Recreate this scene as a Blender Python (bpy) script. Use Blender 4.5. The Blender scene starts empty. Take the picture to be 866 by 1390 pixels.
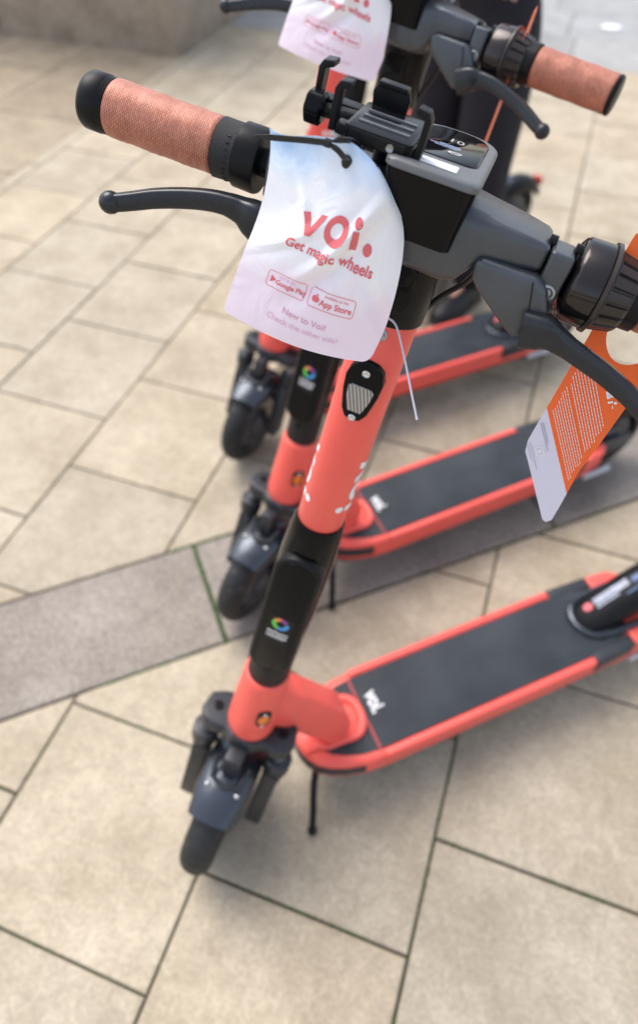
import bpy, bmesh, math, random
from mathutils import Vector, Matrix, noise
random.seed(7)
sc = bpy.context.scene
COL = sc.collection
PI = math.pi
def R_(a): return math.radians(a)

# ------------------------------------------------------------------ camera
CAM_H = 1.4354
cam_d = bpy.data.cameras.new('camera'); cam = bpy.data.objects.new('camera', cam_d); COL.objects.link(cam)
rows = [[0.94250854, -0.252389, 0.21903756], [0.33417073, 0.70639792, -0.62396466], [0.00275414, 0.66128796, 0.75012709]]
m = Matrix(rows).to_4x4(); m.translation = Vector((0, 0, CAM_H)); cam.matrix_world = m
cam_d.sensor_fit = 'VERTICAL'; cam_d.sensor_height = 38.5; cam_d.sensor_width = 24.0
cam_d.lens = 928.0/1390.0*38.5
cam_d.shift_y = -45.0/1390.0
cam_d.clip_start = 0.02; cam_d.clip_end = 600
cam_d.dof.use_dof = True; cam_d.dof.focus_distance = 0.535; cam_d.dof.aperture_fstop = 3.5; cam_d.dof.aperture_blades = 0
sc.camera = cam
# ------------------------------------------------------------------ light
SUN_EL, SUN_AZ = 60.0, 150.0      # elevation; direction TO the sun, degrees counter-clockwise from +X
w = bpy.data.worlds.new("World"); sc.world = w; w.use_nodes = True
nt = w.node_tree; nt.nodes.clear()
wo = nt.nodes.new('ShaderNodeOutputWorld'); bg = nt.nodes.new('ShaderNodeBackground')
sky = nt.nodes.new('ShaderNodeTexSky'); sky.sky_type = 'NISHITA'; sky.sun_disc = False
sky.sun_elevation = R_(SUN_EL); sky.sun_rotation = R_(90.0 - SUN_AZ)
sky.dust_density = 3.0; sky.air_density = 1.0
hs = nt.nodes.new('ShaderNodeHueSaturation'); hs.inputs['Saturation'].default_value = 0.55
nt.links.new(sky.outputs[0], hs.inputs['Color']); nt.links.new(hs.outputs[0], bg.inputs[0]); nt.links.new(bg.outputs[0], wo.inputs[0])
bg.inputs[1].default_value = 0.15
sd = bpy.data.lights.new('sun', 'SUN'); sd.energy = 1.05; sd.angle = R_(40); sd.color = (1.0, 0.95, 0.88)
so = bpy.data.objects.new('sun', sd); COL.objects.link(so)
dvec = Vector((math.cos(R_(SUN_EL))*math.cos(R_(SUN_AZ)), math.cos(R_(SUN_EL))*math.sin(R_(SUN_AZ)), math.sin(R_(SUN_EL))))
so.rotation_euler = dvec.to_track_quat('Z', 'Y').to_euler()
so.location = (0, 0, 5)
sc.view_settings.view_transform = 'Standard'; sc.view_settings.look = 'None'
sc.view_settings.exposure = 1.05; sc.view_settings.gamma = 1.0

# ------------------------------------------------------------------ materials
def mat(name, col, rough=.5, metal=0., coat=0., bump=0., bscale=200., var=0., vscale=8., spec=.5, trans=0., ior=1.45, rvar=0., dust=0.):
    M = bpy.data.materials.new(name); M.use_nodes = True
    n = M.node_tree; b = n.nodes['Principled BSDF']
    b.inputs['Base Color'].default_value = (*col, 1); b.inputs['Roughness'].default_value = rough
    b.inputs['Metallic'].default_value = metal; b.inputs['Coat Weight'].default_value = coat
    b.inputs['Coat Roughness'].default_value = .08
    b.inputs['Specular IOR Level'].default_value = spec; b.inputs['Transmission Weight'].default_value = trans; b.inputs['IOR'].default_value = ior
    tc = n.nodes.new('ShaderNodeTexCoord')
    if bump:
        t = n.nodes.new('ShaderNodeTexNoise'); t.inputs['Scale'].default_value = bscale; t.inputs['Detail'].default_value = 4
        bp = n.nodes.new('ShaderNodeBump'); bp.inputs['Strength'].default_value = bump; bp.inputs['Distance'].default_value = .001
        n.links.new(tc.outputs['Object'], t.inputs['Vector']); n.links.new(t.outputs[0], bp.inputs['Height']); n.links.new(bp.outputs[0], b.inputs['Normal'])
    if dust:
        dn = n.nodes.new('ShaderNodeTexNoise'); dn.inputs['Scale'].default_value = 26; dn.inputs['Detail'].default_value = 9; dn.inputs['Roughness'].default_value = .72; dn.inputs['Distortion'].default_value = .6
        n.links.new(tc.outputs['Object'], dn.inputs['Vector'])
        dr = n.nodes.new('ShaderNodeMapRange'); dr.inputs[1].default_value = .60; dr.inputs[2].default_value = .74; dr.inputs[3].default_value = 0; dr.inputs[4].default_value = dust
        n.links.new(dn.outputs[0], dr.inputs[0])
    if var or rvar:
        t = n.nodes.new('ShaderNodeTexNoise'); t.inputs['Scale'].default_value = vscale; t.inputs['Detail'].default_value = 6
        n.links.new(tc.outputs['Object'], t.inputs['Vector'])
        if var:
            r = n.nodes.new('ShaderNodeMapRange'); r.inputs[1].default_value = .3; r.inputs[2].default_value = .7; r.inputs[3].default_value = 1-var; r.inputs[4].default_value = 1+var
            n.links.new(t.outputs[0], r.inputs[0])
            mx = n.nodes.new('ShaderNodeVectorMath'); mx.operation = 'SCALE'; mx.inputs[0].default_value = col
            n.links.new(r.outputs[0], mx.inputs['Scale']); n.links.new(mx.outputs[0], b.inputs['Base Color'])
        if rvar:
            r = n.nodes.new('ShaderNodeMapRange'); r.inputs[1].default_value = .3; r.inputs[2].default_value = .7; r.inputs[3].default_value = max(.03, rough-rvar); r.inputs[4].default_value = rough+rvar
            n.links.new(t.outputs[0], r.inputs[0]); n.links.new(r.outputs[0], b.inputs['Roughness'])
    if dust:
        mxd = n.nodes.new('ShaderNodeMix'); mxd.data_type = 'RGBA'; mxd.inputs[7].default_value = (.34, .30, .25, 1); mxd.inputs[6].default_value = (*col, 1)
        lk = [l for l in n.links if l.to_socket == b.inputs['Base Color']]
        if lk: n.links.new(lk[0].from_socket, mxd.inputs[6])
        n.links.new(dr.outputs[0], mxd.inputs[0]); n.links.new(mxd.outputs[2], b.inputs['Base Color'])
    return M
CORAL = (.84, .108, .085)
M_coral = mat('coral_paint', CORAL, .38, coat=.15, bump=.05, bscale=900, var=.05, vscale=12, rvar=.08, dust=.10)
M_coral2 = mat('coral_plastic', (.86, .118, .092), .42, bump=.06, bscale=700, var=.06, vscale=20, rvar=.08, dust=.16)
M_grey = mat('dark_grey_metal', (.082, .090, .102), .31, metal=.6, bump=.12, bscale=1500, rvar=.09, vscale=30, var=.1)
M_fork = mat('fork_dark_metal', (.034, .037, .043), .36, metal=.3, bump=.1, bscale=900, rvar=.08, vscale=30, dust=.2)
M_lever = mat('lever_metal', (.026, .028, .033), .27, metal=.35, bump=.05, bscale=900, rvar=.08, vscale=40)
M_black = mat('black_plastic', (.007, .0073, .0085), .38, spec=.22, bump=.1, bscale=1200, rvar=.1, vscale=40)
M_gloss = mat('gloss_black', (.004, .004, .005), .09, rvar=.04, vscale=20, spec=.18)
M_bell = mat('bell_black_chrome', (.045, .04, .04), .12, metal=.85, rvar=.04, vscale=60)
M_brown = mat('brown_black_rubber', (.028, .021, .02), .34, bump=.1, bscale=900)
M_sleeve = mat('graphite_sleeve', (.022, .0215, .0215), .5, bump=.08, bscale=900, spec=.2)
M_rubber = mat('tyre_rubber', (.016, .017, .019), .62, bump=.25, bscale=400, var=.2, vscale=30, dust=.35)
M_fend = mat('fender_plastic', (.060, .070, .085), .24, metal=.6, bump=.05, bscale=800, rvar=.06, vscale=25, dust=.12)
M_silver = mat('bare_metal', (.62, .62, .62), .25, metal=1.)
M_steel = mat('dull_steel', (.35, .36, .37), .4, metal=.8)
M_bezel = mat('grey_bezel', (.13, .133, .138), .4, metal=.2, bump=.05, bscale=1200, rvar=.06, vscale=50)
M_mat = None
M_white = mat('white_print', (.78, .78, .8), .5)
M_redp = mat('red_print', (.74, .155, .17), .6)
M_pinkp = mat('faded_pink_print', (.72, .40, .52), .6)
M_amber = mat('amber_lens', (.75, .16, .005), .15, coat=.6, var=.3, vscale=90)
M_lens = None
M_cable = mat('cable_black', (.012, .012, .014), .4)
M_grnp = mat('green_print', (.12, .55, .08), .5); M_blup = mat('blue_print', (.06, .28, .62), .5)
M_orgp = mat('orange_print', (.8, .25, .05), .5); M_purp = mat('purple_print', (.3, .06, .3), .5)
M_ltblue = mat('pale_blue_print', (.45, .55, .8), .4)
M_nylon = mat('white_nylon', (.62, .60, .68), .35)
M_refl = mat('white_reflector', (.5, .55, .62), .2, var=.2, vscale=200)
M_tagtext = mat('tag_white_print', (.82, .62, .55), .6)

def nodes_of(name):
    M = bpy.data.materials.new(name); M.use_nodes = True
    return M, M.node_tree, M.node_tree.nodes['Principled BSDF']
def make_mat_deck():   # grippy dark mat with fine lengthwise ribs
    M, n, b = nodes_of('deck_mat_rubber')
    b.inputs['Roughness'].default_value = .6
    tc = n.nodes.new('ShaderNodeTexCoord')
    wv = n.nodes.new('ShaderNodeTexWave'); wv.bands_direction = 'Y'; wv.inputs['Scale'].default_value = 38; wv.inputs['Distortion'].default_value = .3
    n.links.new(tc.outputs['Object'], wv.inputs['Vector'])
    bp = n.nodes.new('ShaderNodeBump'); bp.inputs['Strength'].default_value = 1.; bp.inputs['Distance'].default_value = .0015
    n.links.new(wv.outputs[0], bp.inputs['Height']); n.links.new(bp.outputs[0], b.inputs['Normal'])
    ns = n.nodes.new('ShaderNodeTexNoise'); ns.inputs['Scale'].default_value = 9; ns.inputs['Detail'].default_value = 7
    n.links.new(tc.outputs['Object'], ns.inputs['Vector'])
    r = n.nodes.new('ShaderNodeValToRGB'); r.color_ramp.elements[0].position = .35; r.color_ramp.elements[0].color = (.017, .023, .030, 1)
    r.color_ramp.elements[1].position = .7; r.color_ramp.elements[1].color = (.040, .047, .055, 1)
    n.links.new(ns.outputs[0], r.inputs[0]); n.links.new(r.outputs[0], b.inputs['Base Color'])
    return M
M_mat = make_mat_deck()
def make_wrap():       # woven copper coloured wrap on the grips
    M, n, b = nodes_of('woven_grip_wrap')
    uv = n.nodes.new('ShaderNodeUVMap')
    br = n.nodes.new('ShaderNodeTexBrick'); br.inputs['Scale'].default_value = 1.0
    br.inputs['Color1'].default_value = (.50, .180, .115, 1); br.inputs['Color2'].default_value = (.64, .27, .18, 1); br.inputs['Mortar'].default_value = (.28, .08, .05, 1)
    br.inputs['Mortar Size'].default_value = .00028; br.inputs['Mortar Smooth'].default_value = .6; br.inputs['Brick Width'].default_value = .0030; br.inputs['Row Height'].default_value = .0015
    br.offset = .5
    n.links.new(uv.outputs[0], br.inputs['Vector'])
    ns = n.nodes.new('ShaderNodeTexNoise'); ns.inputs['Scale'].default_value = 55; ns.inputs['Detail'].default_value = 5
    n.links.new(uv.outputs[0], ns.inputs['Vector'])
    r = n.nodes.new('ShaderNodeMapRange'); r.inputs[1].default_value = .3; r.inputs[2].default_value = .75; r.inputs[3].default_value = .8; r.inputs[4].default_value = 1.12
    n.links.new(ns.outputs[0], r.inputs[0])
    mx = n.nodes.new('ShaderNodeVectorMath'); mx.operation = 'SCALE'
    n.links.new(br.outputs[0], mx.inputs[0]); n.links.new(r.outputs[0], mx.inputs['Scale']); n.links.new(mx.outputs[0], b.inputs['Base Color'])
    bp = n.nodes.new('ShaderNodeBump'); bp.inputs['Strength'].default_value = .7; bp.inputs['Distance'].default_value = .0006; bp.invert = True
    n.links.new(br.outputs['Fac'], bp.inputs['Height'])
    b2 = n.nodes.new('ShaderNodeBump'); b2.inputs['Strength'].default_value = .5; b2.inputs['Distance'].default_value = .002
    n.links.new(ns.outputs[0], b2.inputs['Height']); n.links.new(bp.outputs[0], b2.inputs['Normal']); n.links.new(b2.outputs[0], b.inputs['Normal'])
    b.inputs['Roughness'].default_value = .45; b.inputs['Metallic'].default_value = .15
    return M
M_wrap = make_wrap()
def make_lens():
    M, n, b = nodes_of('ribbed_clear_lens')
    uv = n.nodes.new('ShaderNodeTexCoord')
    wv = n.nodes.new('ShaderNodeTexWave'); wv.bands_direction = 'X'; wv.inputs['Scale'].default_value = 2.6
    n.links.new(uv.outputs['Generated'], wv.inputs['Vector'])
    r = n.nodes.new('ShaderNodeValToRGB'); r.color_ramp.elements[0].color = (.16, .16, .165, 1); r.color_ramp.elements[1].color = (.52, .51, .50, 1); r.color_ramp.elements[0].position = .35
    n.links.new(wv.outputs[0], r.inputs[0]); n.links.new(r.outputs[0], b.inputs['Base Color'])
    bp = n.nodes.new('ShaderNodeBump'); bp.inputs['Strength'].default_value = .8; bp.inputs['Distance'].default_value = .001
    n.links.new(wv.outputs[0], bp.inputs['Height']); n.links.new(bp.outputs[0], b.inputs['Normal'])
    b.inputs['Roughness'].default_value = .15; b.inputs['Coat Weight'].default_value = 1.; b.inputs['Metallic'].default_value = .4
    return M
M_lens = make_lens()
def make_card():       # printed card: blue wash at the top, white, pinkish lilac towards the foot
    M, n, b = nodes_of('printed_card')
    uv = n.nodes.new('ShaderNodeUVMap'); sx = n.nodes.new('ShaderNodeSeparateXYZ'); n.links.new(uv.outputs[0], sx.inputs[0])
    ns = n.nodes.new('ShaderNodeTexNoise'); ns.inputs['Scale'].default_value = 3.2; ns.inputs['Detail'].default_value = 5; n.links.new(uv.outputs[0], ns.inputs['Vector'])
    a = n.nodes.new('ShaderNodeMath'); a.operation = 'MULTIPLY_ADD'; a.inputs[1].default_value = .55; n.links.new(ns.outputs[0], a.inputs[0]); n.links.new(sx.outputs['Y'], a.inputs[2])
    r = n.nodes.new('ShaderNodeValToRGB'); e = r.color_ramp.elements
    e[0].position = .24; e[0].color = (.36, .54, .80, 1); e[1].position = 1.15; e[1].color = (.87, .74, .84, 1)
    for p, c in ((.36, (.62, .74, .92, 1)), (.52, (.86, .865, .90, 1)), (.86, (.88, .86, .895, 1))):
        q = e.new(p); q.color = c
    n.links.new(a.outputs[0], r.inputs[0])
    n.links.new(r.outputs[0], b.inputs['Base Color']); b.inputs['Roughness'].default_value = .42
    n2 = n.nodes.new('ShaderNodeTexNoise'); n2.inputs['Scale'].default_value = 5; n2.inputs['Detail'].default_value = 3; n2.inputs['Distortion'].default_value = 1.2
    n.links.new(uv.outputs[0], n2.inputs['Vector'])
    bp = n.nodes.new('ShaderNodeBump'); bp.inputs['Strength'].default_value = .35; bp.inputs['Distance'].default_value = .004
    n.links.new(n2.outputs[0], bp.inputs['Height']); n.links.new(bp.outputs[0], b.inputs['Normal'])
    b.inputs['Subsurface Weight'].default_value = 0
    return M
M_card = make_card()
M_orange = mat('orange_card', (.86, .135, .025), .45, var=.03, vscale=30)
M_tagwhite = mat('tag_lilac_white', (.66, .64, .76), .5)

# ------------------------------------------------------------------ mesh helpers
I4 = Matrix.Identity(4)
def tag(o, label=None, cat=None, group=None, kind=None):
    if label: o['label'] = label
    if cat: o['category'] = cat
    if group: o['group'] = group
    if kind: o['kind'] = kind
    return o
def empty(name, loc=(0, 0, 0), rz=0.):
    o = bpy.data.objects.new(name, None); COL.objects.link(o); o.location = loc; o.rotation_euler = (0, 0, rz); o.empty_display_size = .1
    return o
class MB:
    def __init__(s): s.v = []; s.f = []; s.uv = {}
    def add(s, vs, fs, M=I4, uvs=None):
        k = len(s.v); s.v += [tuple(M @ Vector(p)) for p in vs]
        for i, f in enumerate(fs):
            if uvs: s.uv[len(s.f)] = uvs[i]
            s.f.append([j+k for j in f])
        return s
    def lathe(s, prof, M=I4, n=28, caps=True, sq=(1, 1), rfun=None, close=False):
        # prof: list of (x along axis, radius); axis = local X
        vs = []; fs = []; uvs = []
        for i, (x, r) in enumerate(prof):
            for k in range(n):
                t = 2*PI*k/n; rr = r*(rfun(t, x) if rfun else 1)
                vs.append((x, rr*math.cos(t)*sq[0], rr*math.sin(t)*sq[1]))
        for i in range(len(prof)-1):
            for k in range(n):
                k2 = (k+1) % n; fs.append((i*n+k, i*n+k2, (i+1)*n+k2, (i+1)*n+k))
                r = .022; u0 = 2*PI*r*k/n; u1 = 2*PI*r*(k+1)/n; x0 = prof[i][0]; x1 = prof[i+1][0]
                uvs.append(((u0, x0), (u1, x0), (u1, x1), (u0, x1)))
        if caps:
            fs.append(list(range(n))[::-1]); uvs.append([(0, 0)]*n)
            fs.append([(len(prof)-1)*n+k for k in range(n)]); uvs.append([(0, 0)]*n)
        return s.add(vs, fs, M, uvs)
    def tube(s, pts, rad, M=I4, n=12, flat=1., up=(0, 0, 1), closed=False):
        P = [Vector(p) for p in pts]; L = len(P)
        if not hasattr(rad, '__len__'): rad = [rad]*L
        vs = []; fs = []
        for i in range(L):
            if closed: t = P[(i+1) % L]-P[i-1]
            else: t = P[min(i+1, L-1)]-P[max(i-1, 0)]
            t.normalize(); a = Vector(up); a = (a-a.dot(t)*t)
            if a.length < 1e-4: a = Vector((1, 0, 0)); a = a-a.dot(t)*t
            a.normalize(); b = t.cross(a)
            for k in range(n):
                th = 2*PI*k/n; vs.append(P[i]+(a*math.sin(th)*flat+b*math.cos(th))*rad[i])
        for i in range(L if closed else L-1):
            j = (i+1) % L
            for k in range(n): k2 = (k+1) % n; fs.append((i*n+k, i*n+k2, j*n+k2, j*n+k))
        if not closed: fs.append(list(range(n))[::-1]); fs.append([(L-1)*n+k for k in range(n)])
        return s.add(vs, fs, M)
    def loft(s, rings, M=I4, caps=True):
        n = len(rings[0]); vs = [p for r in rings for p in r]; fs = []
        for i in range(len(rings)-1):
            for k in range(n): k2 = (k+1) % n; fs.append((i*n+k, i*n+k2, (i+1)*n+k2, (i+1)*n+k))
        if caps: fs.append(list(range(n))[::-1]); fs.append([(len(rings)-1)*n+k for k in range(n)])
        return s.add(vs, fs, M)
    def prism(s, poly, z0, z1, M=I4, bev=0., seg=2, top=None):
        # poly (x,y) extruded z0..z1 with bevelled edges; M places it
        bm = bmesh.new(); vs = [bm.verts.new((x, y, z0)) for x, y in poly]
        f = bm.faces.new(vs); r = bmesh.ops.extrude_face_region(bm, geom=[f])
        nv = [g for g in r['geom'] if isinstance(g, bmesh.types.BMVert)]
        for v in nv: v.co.z = z1
        if top:
            cx = sum(p[0] for p in poly)/len(poly); cy = sum(p[1] for p in poly)/len(poly)
            for v in nv: v.co.x = cx+(v.co.x-cx)*top; v.co.y = cy+(v.co.y-cy)*top
        bmesh.ops.recalc_face_normals(bm, faces=bm.faces)
        if bev:
            ed = [e for e in bm.edges if e.calc_face_angle(0) > R_(35) or abs(e.verts[0].co.z-e.verts[1].co.z) < 1e-9]
            bmesh.ops.bevel(bm, geom=ed, offset=bev, segments=seg, profile=.6, affect='EDGES', clamp_overlap=True)
        bm.verts.index_update(); k = [tuple(v.co) for v in bm.verts]; fs = [[v.index for v in f.verts] for f in bm.faces]; bm.free()
        return s.add(k, fs, M)
    def box(s, c, d, M=I4, bev=0., seg=2):
        x, y, z = c; a, b, h = d[0]/2, d[1]/2, d[2]/2
        return s.prism([(x-a, y-b), (x+a, y-b), (x+a, y+b), (x-a, y+b)], z-h, z+h, M, bev, seg)
    def ball(s, c, r, M=I4, n=16, sq=(1, 1, 1)):
        vs = []; fs = []; h = n//2
        for i in range(h+1):
            p = PI*i/h
            for k in range(n):
                t = 2*PI*k/n; vs.append((c[0]+r*math.sin(p)*math.cos(t)*sq[0], c[1]+r*math.sin(p)*math.sin(t)*sq[1], c[2]+r*math.cos(p)*sq[2]))
        for i in range(h):
            for k in range(n): k2 = (k+1) % n; fs.append((i*n+k, (i+1)*n+k, (i+1)*n+k2, i*n+k2))
        return s.add(vs, fs, M)
    def build(s, name, material, parent=None, sharp=38, fix=True, sub=0):
        me = bpy.data.meshes.new(name); me.from_pydata(s.v, [], s.f)
        if s.uv:
            ul = me.uv_layers.new(name='UVMap')
            for p in me.polygons:
                q = s.uv.get(p.index)
                if q:
                    for li, c in zip(p.loop_indices, q): ul.data[li].uv = c
        if fix:
            bm = bmesh.new(); bm.from_mesh(me); bmesh.ops.remove_doubles(bm, verts=bm.verts, dist=1e-6)
            bmesh.ops.recalc_face_normals(bm, faces=bm.faces); bm.to_mesh(me); bm.free()
        me.shade_smooth()
        try: me.set_sharp_from_angle(angle=R_(sharp))
        except Exception: pass
        me.materials.append(material)
        o = bpy.data.objects.new(name, me); COL.objects.link(o)
        if parent: o.parent = parent
        if sub:
            md = o.modifiers.new('Subdivision', 'SUBSURF'); md.levels = sub; md.render_levels = sub
        return o
def rrect(x0, x1, y0, y1, r, seg=4):
    P = []
    for cx, cy, a in ((x1-r, y1-r, 0), (x0+r, y1-r, 90), (x0+r, y0+r, 180), (x1-r, y0+r, 270)):
        for k in range(seg+1):
            t = R_(a+90*k/seg); P.append((cx+r*math.cos(t), cy+r*math.sin(t)))
    return P
def crom(pts, n=6):
    P = [Vector(p) for p in pts]; P = [P[0]*2-P[1]]+P+[P[-1]*2-P[-2]]; out = []
    for i in range(1, len(P)-2):
        for k in range(n):
            t = k/n; out.append(.5*((2*P[i])+(P[i+1]-P[i-1])*t+(2*P[i-1]-5*P[i]+4*P[i+1]-P[i+2])*t*t+(3*P[i]-P[i-1]-3*P[i+1]+P[i+2])*t**3))
    out.append(P[-2]); return out
def frame(o, x, y, z):   # matrix from origin and three axis vectors
    M = Matrix((x, y, z)).transposed().to_4x4(); M.translation = Vector(o); return M
def text_geo(txt, size, bold=0., align='CENTER', space=1.):
    cu = bpy.data.curves.new('txt', 'FONT'); cu.body = txt; cu.size = size; cu.align_x = align; cu.offset = bold; cu.space_character = space; cu.resolution_u = 3
    o = bpy.data.objects.new('txt', cu); COL.objects.link(o)
    me = o.to_mesh(); vs = [tuple(v.co) for v in me.vertices]; fs = [list(p.vertices) for p in me.polygons]
    o.to_mesh_clear(); bpy.data.objects.remove(o); bpy.data.curves.remove(cu)
    return vs, fs
def flat_print(shapes, name, material, parent, fn, grid=.004):
    # shapes: list of (verts2d, faces); cut finely then moved by fn(x, y) onto a surface
    bm = bmesh.new()
    for vs, fs in shapes:
        k = [bm.verts.new((v[0], v[1], 0)) for v in vs]
        for f in fs:
            try: bm.faces.new([k[i] for i in f])
            except ValueError: pass
    if grid:
        xs = [v.co.x for v in bm.verts]; ys = [v.co.y for v in bm.verts]
        for ax, lo, hi in ((0, min(xs), max(xs)), (1, min(ys), max(ys))):
            q = math.floor(lo/grid)*grid+grid*.5
            while q < hi:
                co = Vector((q, 0, 0)) if ax == 0 else Vector((0, q, 0)); no = Vector((1, 0, 0)) if ax == 0 else Vector((0, 1, 0))
                bmesh.ops.bisect_plane(bm, geom=bm.verts[:]+bm.edges[:]+bm.faces[:], plane_co=co, plane_no=no, dist=1e-7)
                q += grid
    bmesh.ops.triangulate(bm, faces=bm.faces)
    for v in bm.verts: v.co = Vector(fn(v.co.x, v.co.y))
    me = bpy.data.meshes.new(name); bm.to_mesh(me); bm.free(); me.materials.append(material); me.shade_smooth()
    o = bpy.data.objects.new(name, me); COL.objects.link(o)
    if parent: o.parent = parent
    return o
def shift(g, dx, dy, s=1., rot=0.):
    c, q = math.cos(rot), math.sin(rot)
    return [((v[0]*c-v[1]*q)*s+dx, (v[0]*q+v[1]*c)*s+dy) for v in g[0]], g[1]
def disc(cx, cy, r, n=20): return [(cx+r*math.cos(2*PI*k/n), cy+r*math.sin(2*PI*k/n)) for k in range(n)], [list(range(n))]
def ringg(cx, cy, r0, r1, a0=0, a1=360, n=24):
    vs = []; fs = []
    for k in range(n+1):
        t = R_(a0+(a1-a0)*k/n); vs += [(cx+r0*math.cos(t), cy+r0*math.sin(t)), (cx+r1*math.cos(t), cy+r1*math.sin(t))]
    for k in range(n): fs.append([2*k, 2*k+1, 2*k+3, 2*k+2])
    return vs, fs
def rect(x0, x1, y0, y1): return [(x0, y0), (x1, y0), (x1, y1), (x0, y1)], [[0, 1, 2, 3]]
def outline(x0, x1, y0, y1, t, r):
    a = rrect(x0, x1, y0, y1, r, 3); b = rrect(x0+t, x1-t, y0+t, y1-t, max(r-t, .0001), 3); n = len(a)
    return a+b, [[k, (k+1) % n, n+(k+1) % n, n+k] for k in range(n)]

# ------------------------------------------------------------------ paving (slabs are real, joints are real gaps)
def stone_mat(name, c0, c1, speck, bump=.7, vcol=True, spsc=120.):
    M, n, b = nodes_of(name)
    tc = n.nodes.new('ShaderNodeTexCoord')
    n1 = n.nodes.new('ShaderNodeTexNoise'); n1.inputs['Scale'].default_value = 5.5; n1.inputs['Detail'].default_value = 9; n1.inputs['Roughness'].default_value = .62
    n.links.new(tc.outputs['Object'], n1.inputs['Vector'])
    r1 = n.nodes.new('ShaderNodeValToRGB'); r1.color_ramp.elements[0].position = .32; r1.color_ramp.elements[0].color = (*c0, 1); r1.color_ramp.elements[1].position = .68; r1.color_ramp.elements[1].color = (*c1, 1)
    n.links.new(n1.outputs[0], r1.inputs[0])
    n2 = n.nodes.new('ShaderNodeTexNoise'); n2.inputs['Scale'].default_value = spsc; n2.inputs['Detail'].default_value = 3
    n.links.new(tc.outputs['Object'], n2.inputs['Vector'])
    m2 = n.nodes.new('ShaderNodeMapRange'); m2.inputs[1].default_value = .3; m2.inputs[2].default_value = .7; m2.inputs[3].default_value = 1-speck; m2.inputs[4].default_value = 1+speck
    n.links.new(n2.outputs[0], m2.inputs[0])
    s1 = n.nodes.new('ShaderNodeVectorMath'); s1.operation = 'SCALE'; n.links.new(r1.outputs[0], s1.inputs[0]); n.links.new(m2.outputs[0], s1.inputs['Scale'])
    n4 = n.nodes.new('ShaderNodeTexNoise'); n4.inputs['Scale'].default_value = 34; n4.inputs['Detail'].default_value = 6; n4.inputs['Roughness'].default_value = .7; n4.inputs['Distortion'].default_value = .8
    n.links.new(tc.outputs['Object'], n4.inputs['Vector'])
    m4 = n.nodes.new('ShaderNodeMapRange'); m4.inputs[1].default_value = .32; m4.inputs[2].default_value = .68; m4.inputs[3].default_value = .85; m4.inputs[4].default_value = 1.11
    n.links.new(n4.outputs[0], m4.inputs[0])
    s4 = n.nodes.new('ShaderNodeVectorMath'); s4.operation = 'SCALE'; n.links.new(s1.outputs[0], s4.inputs[0]); n.links.new(m4.outputs[0], s4.inputs['Scale']); s1 = s4
    out = s1
    if vcol:
        at = n.nodes.new('ShaderNodeAttribute'); at.attribute_name = 'slab'
        s2 = n.nodes.new('ShaderNodeVectorMath'); s2.operation = 'MULTIPLY'; n.links.new(s1.outputs[0], s2.inputs[0]); n.links.new(at.outputs['Color'], s2.inputs[1]); out = s2
    # scattered dark spots and stains
    vo = n.nodes.new('ShaderNodeTexVoronoi'); vo.inputs['Scale'].default_value = 3.1; vo.inputs['Randomness'].default_value = 1
    nd = n.nodes.new('ShaderNodeTexNoise'); nd.inputs['Scale'].default_value = 30; n.links.new(tc.outputs['Object'], nd.inputs['Vector'])
    ad = n.nodes.new('ShaderNodeVectorMath'); ad.operation = 'MULTIPLY_ADD'; ad.inputs[1].default_value = (.05, .05, 0); n.links.new(nd.outputs['Color'], ad.inputs[0]); n.links.new(tc.outputs['Object'], ad.inputs[2])
    n.links.new(ad.outputs[0], vo.inputs['Vector'])
    r3 = n.nodes.new('ShaderNodeMapRange'); r3.inputs[1].default_value = .02; r3.inputs[2].default_value = .06; r3.inputs[3].default_value = .72; r3.inputs[4].default_value = 1
    n.links.new(vo.outputs['Distance'], r3.inputs[0])
    s3 = n.nodes.new('ShaderNodeVectorMath'); s3.operation = 'SCALE'; n.links.new(out.outputs[0], s3.inputs[0]); n.links.new(r3.outputs[0], s3.inputs['Scale'])
    n.links.new(s3.outputs[0], b.inputs['Base Color']); b.inputs['Roughness'].default_value = .82
    bp = n.nodes.new('ShaderNodeBump'); bp.inputs['Strength'].default_value = bump; bp.inputs['Distance'].default_value = .0015
    n.links.new(n2.outputs[0], bp.inputs['Height']); n.links.new(bp.outputs[0], b.inputs['Normal'])
    return M
M_slab = stone_mat('beige_slab', (.325, .270, .190), (.460, .394, .298), .13)
M_strip = stone_mat('pinkish_grey_granite', (.195, .168, .143), (.290, .258, .224), .3, spsc=120.)
M_worn = stone_mat('worn_brown_flag', (.24, .195, .14), (.36, .30, .215), .18)
M_greyflag = stone_mat('grey_flag', (.26, .262, .258), (.34, .343, .34), .12)
def joint_mat():
    M, n, b = nodes_of('mossy_joint')
    tc = n.nodes.new('ShaderNodeTexCoord'); ns = n.nodes.new('ShaderNodeTexNoise'); ns.inputs['Scale'].default_value = 4.5; ns.inputs['Detail'].default_value = 8; ns.inputs['Roughness'].default_value = .7
    n.links.new(tc.outputs['Object'], ns.inputs['Vector'])
    r = n.nodes.new('ShaderNodeValToRGB'); e = r.color_ramp.elements
    e[0].position = .40; e[0].color = (.105, .092, .068, 1); e[1].position = .60; e[1].color = (.03, .065, .012, 1)
    q = e.new(.5); q.color = (.07, .07, .038, 1)
    n.links.new(ns.outputs[0], r.inputs[0]); n.links.new(r.outputs[0], b.inputs['Base Color']); b.inputs['Roughness'].default_value = .95
    return M
M_joint = joint_mat()
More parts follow.
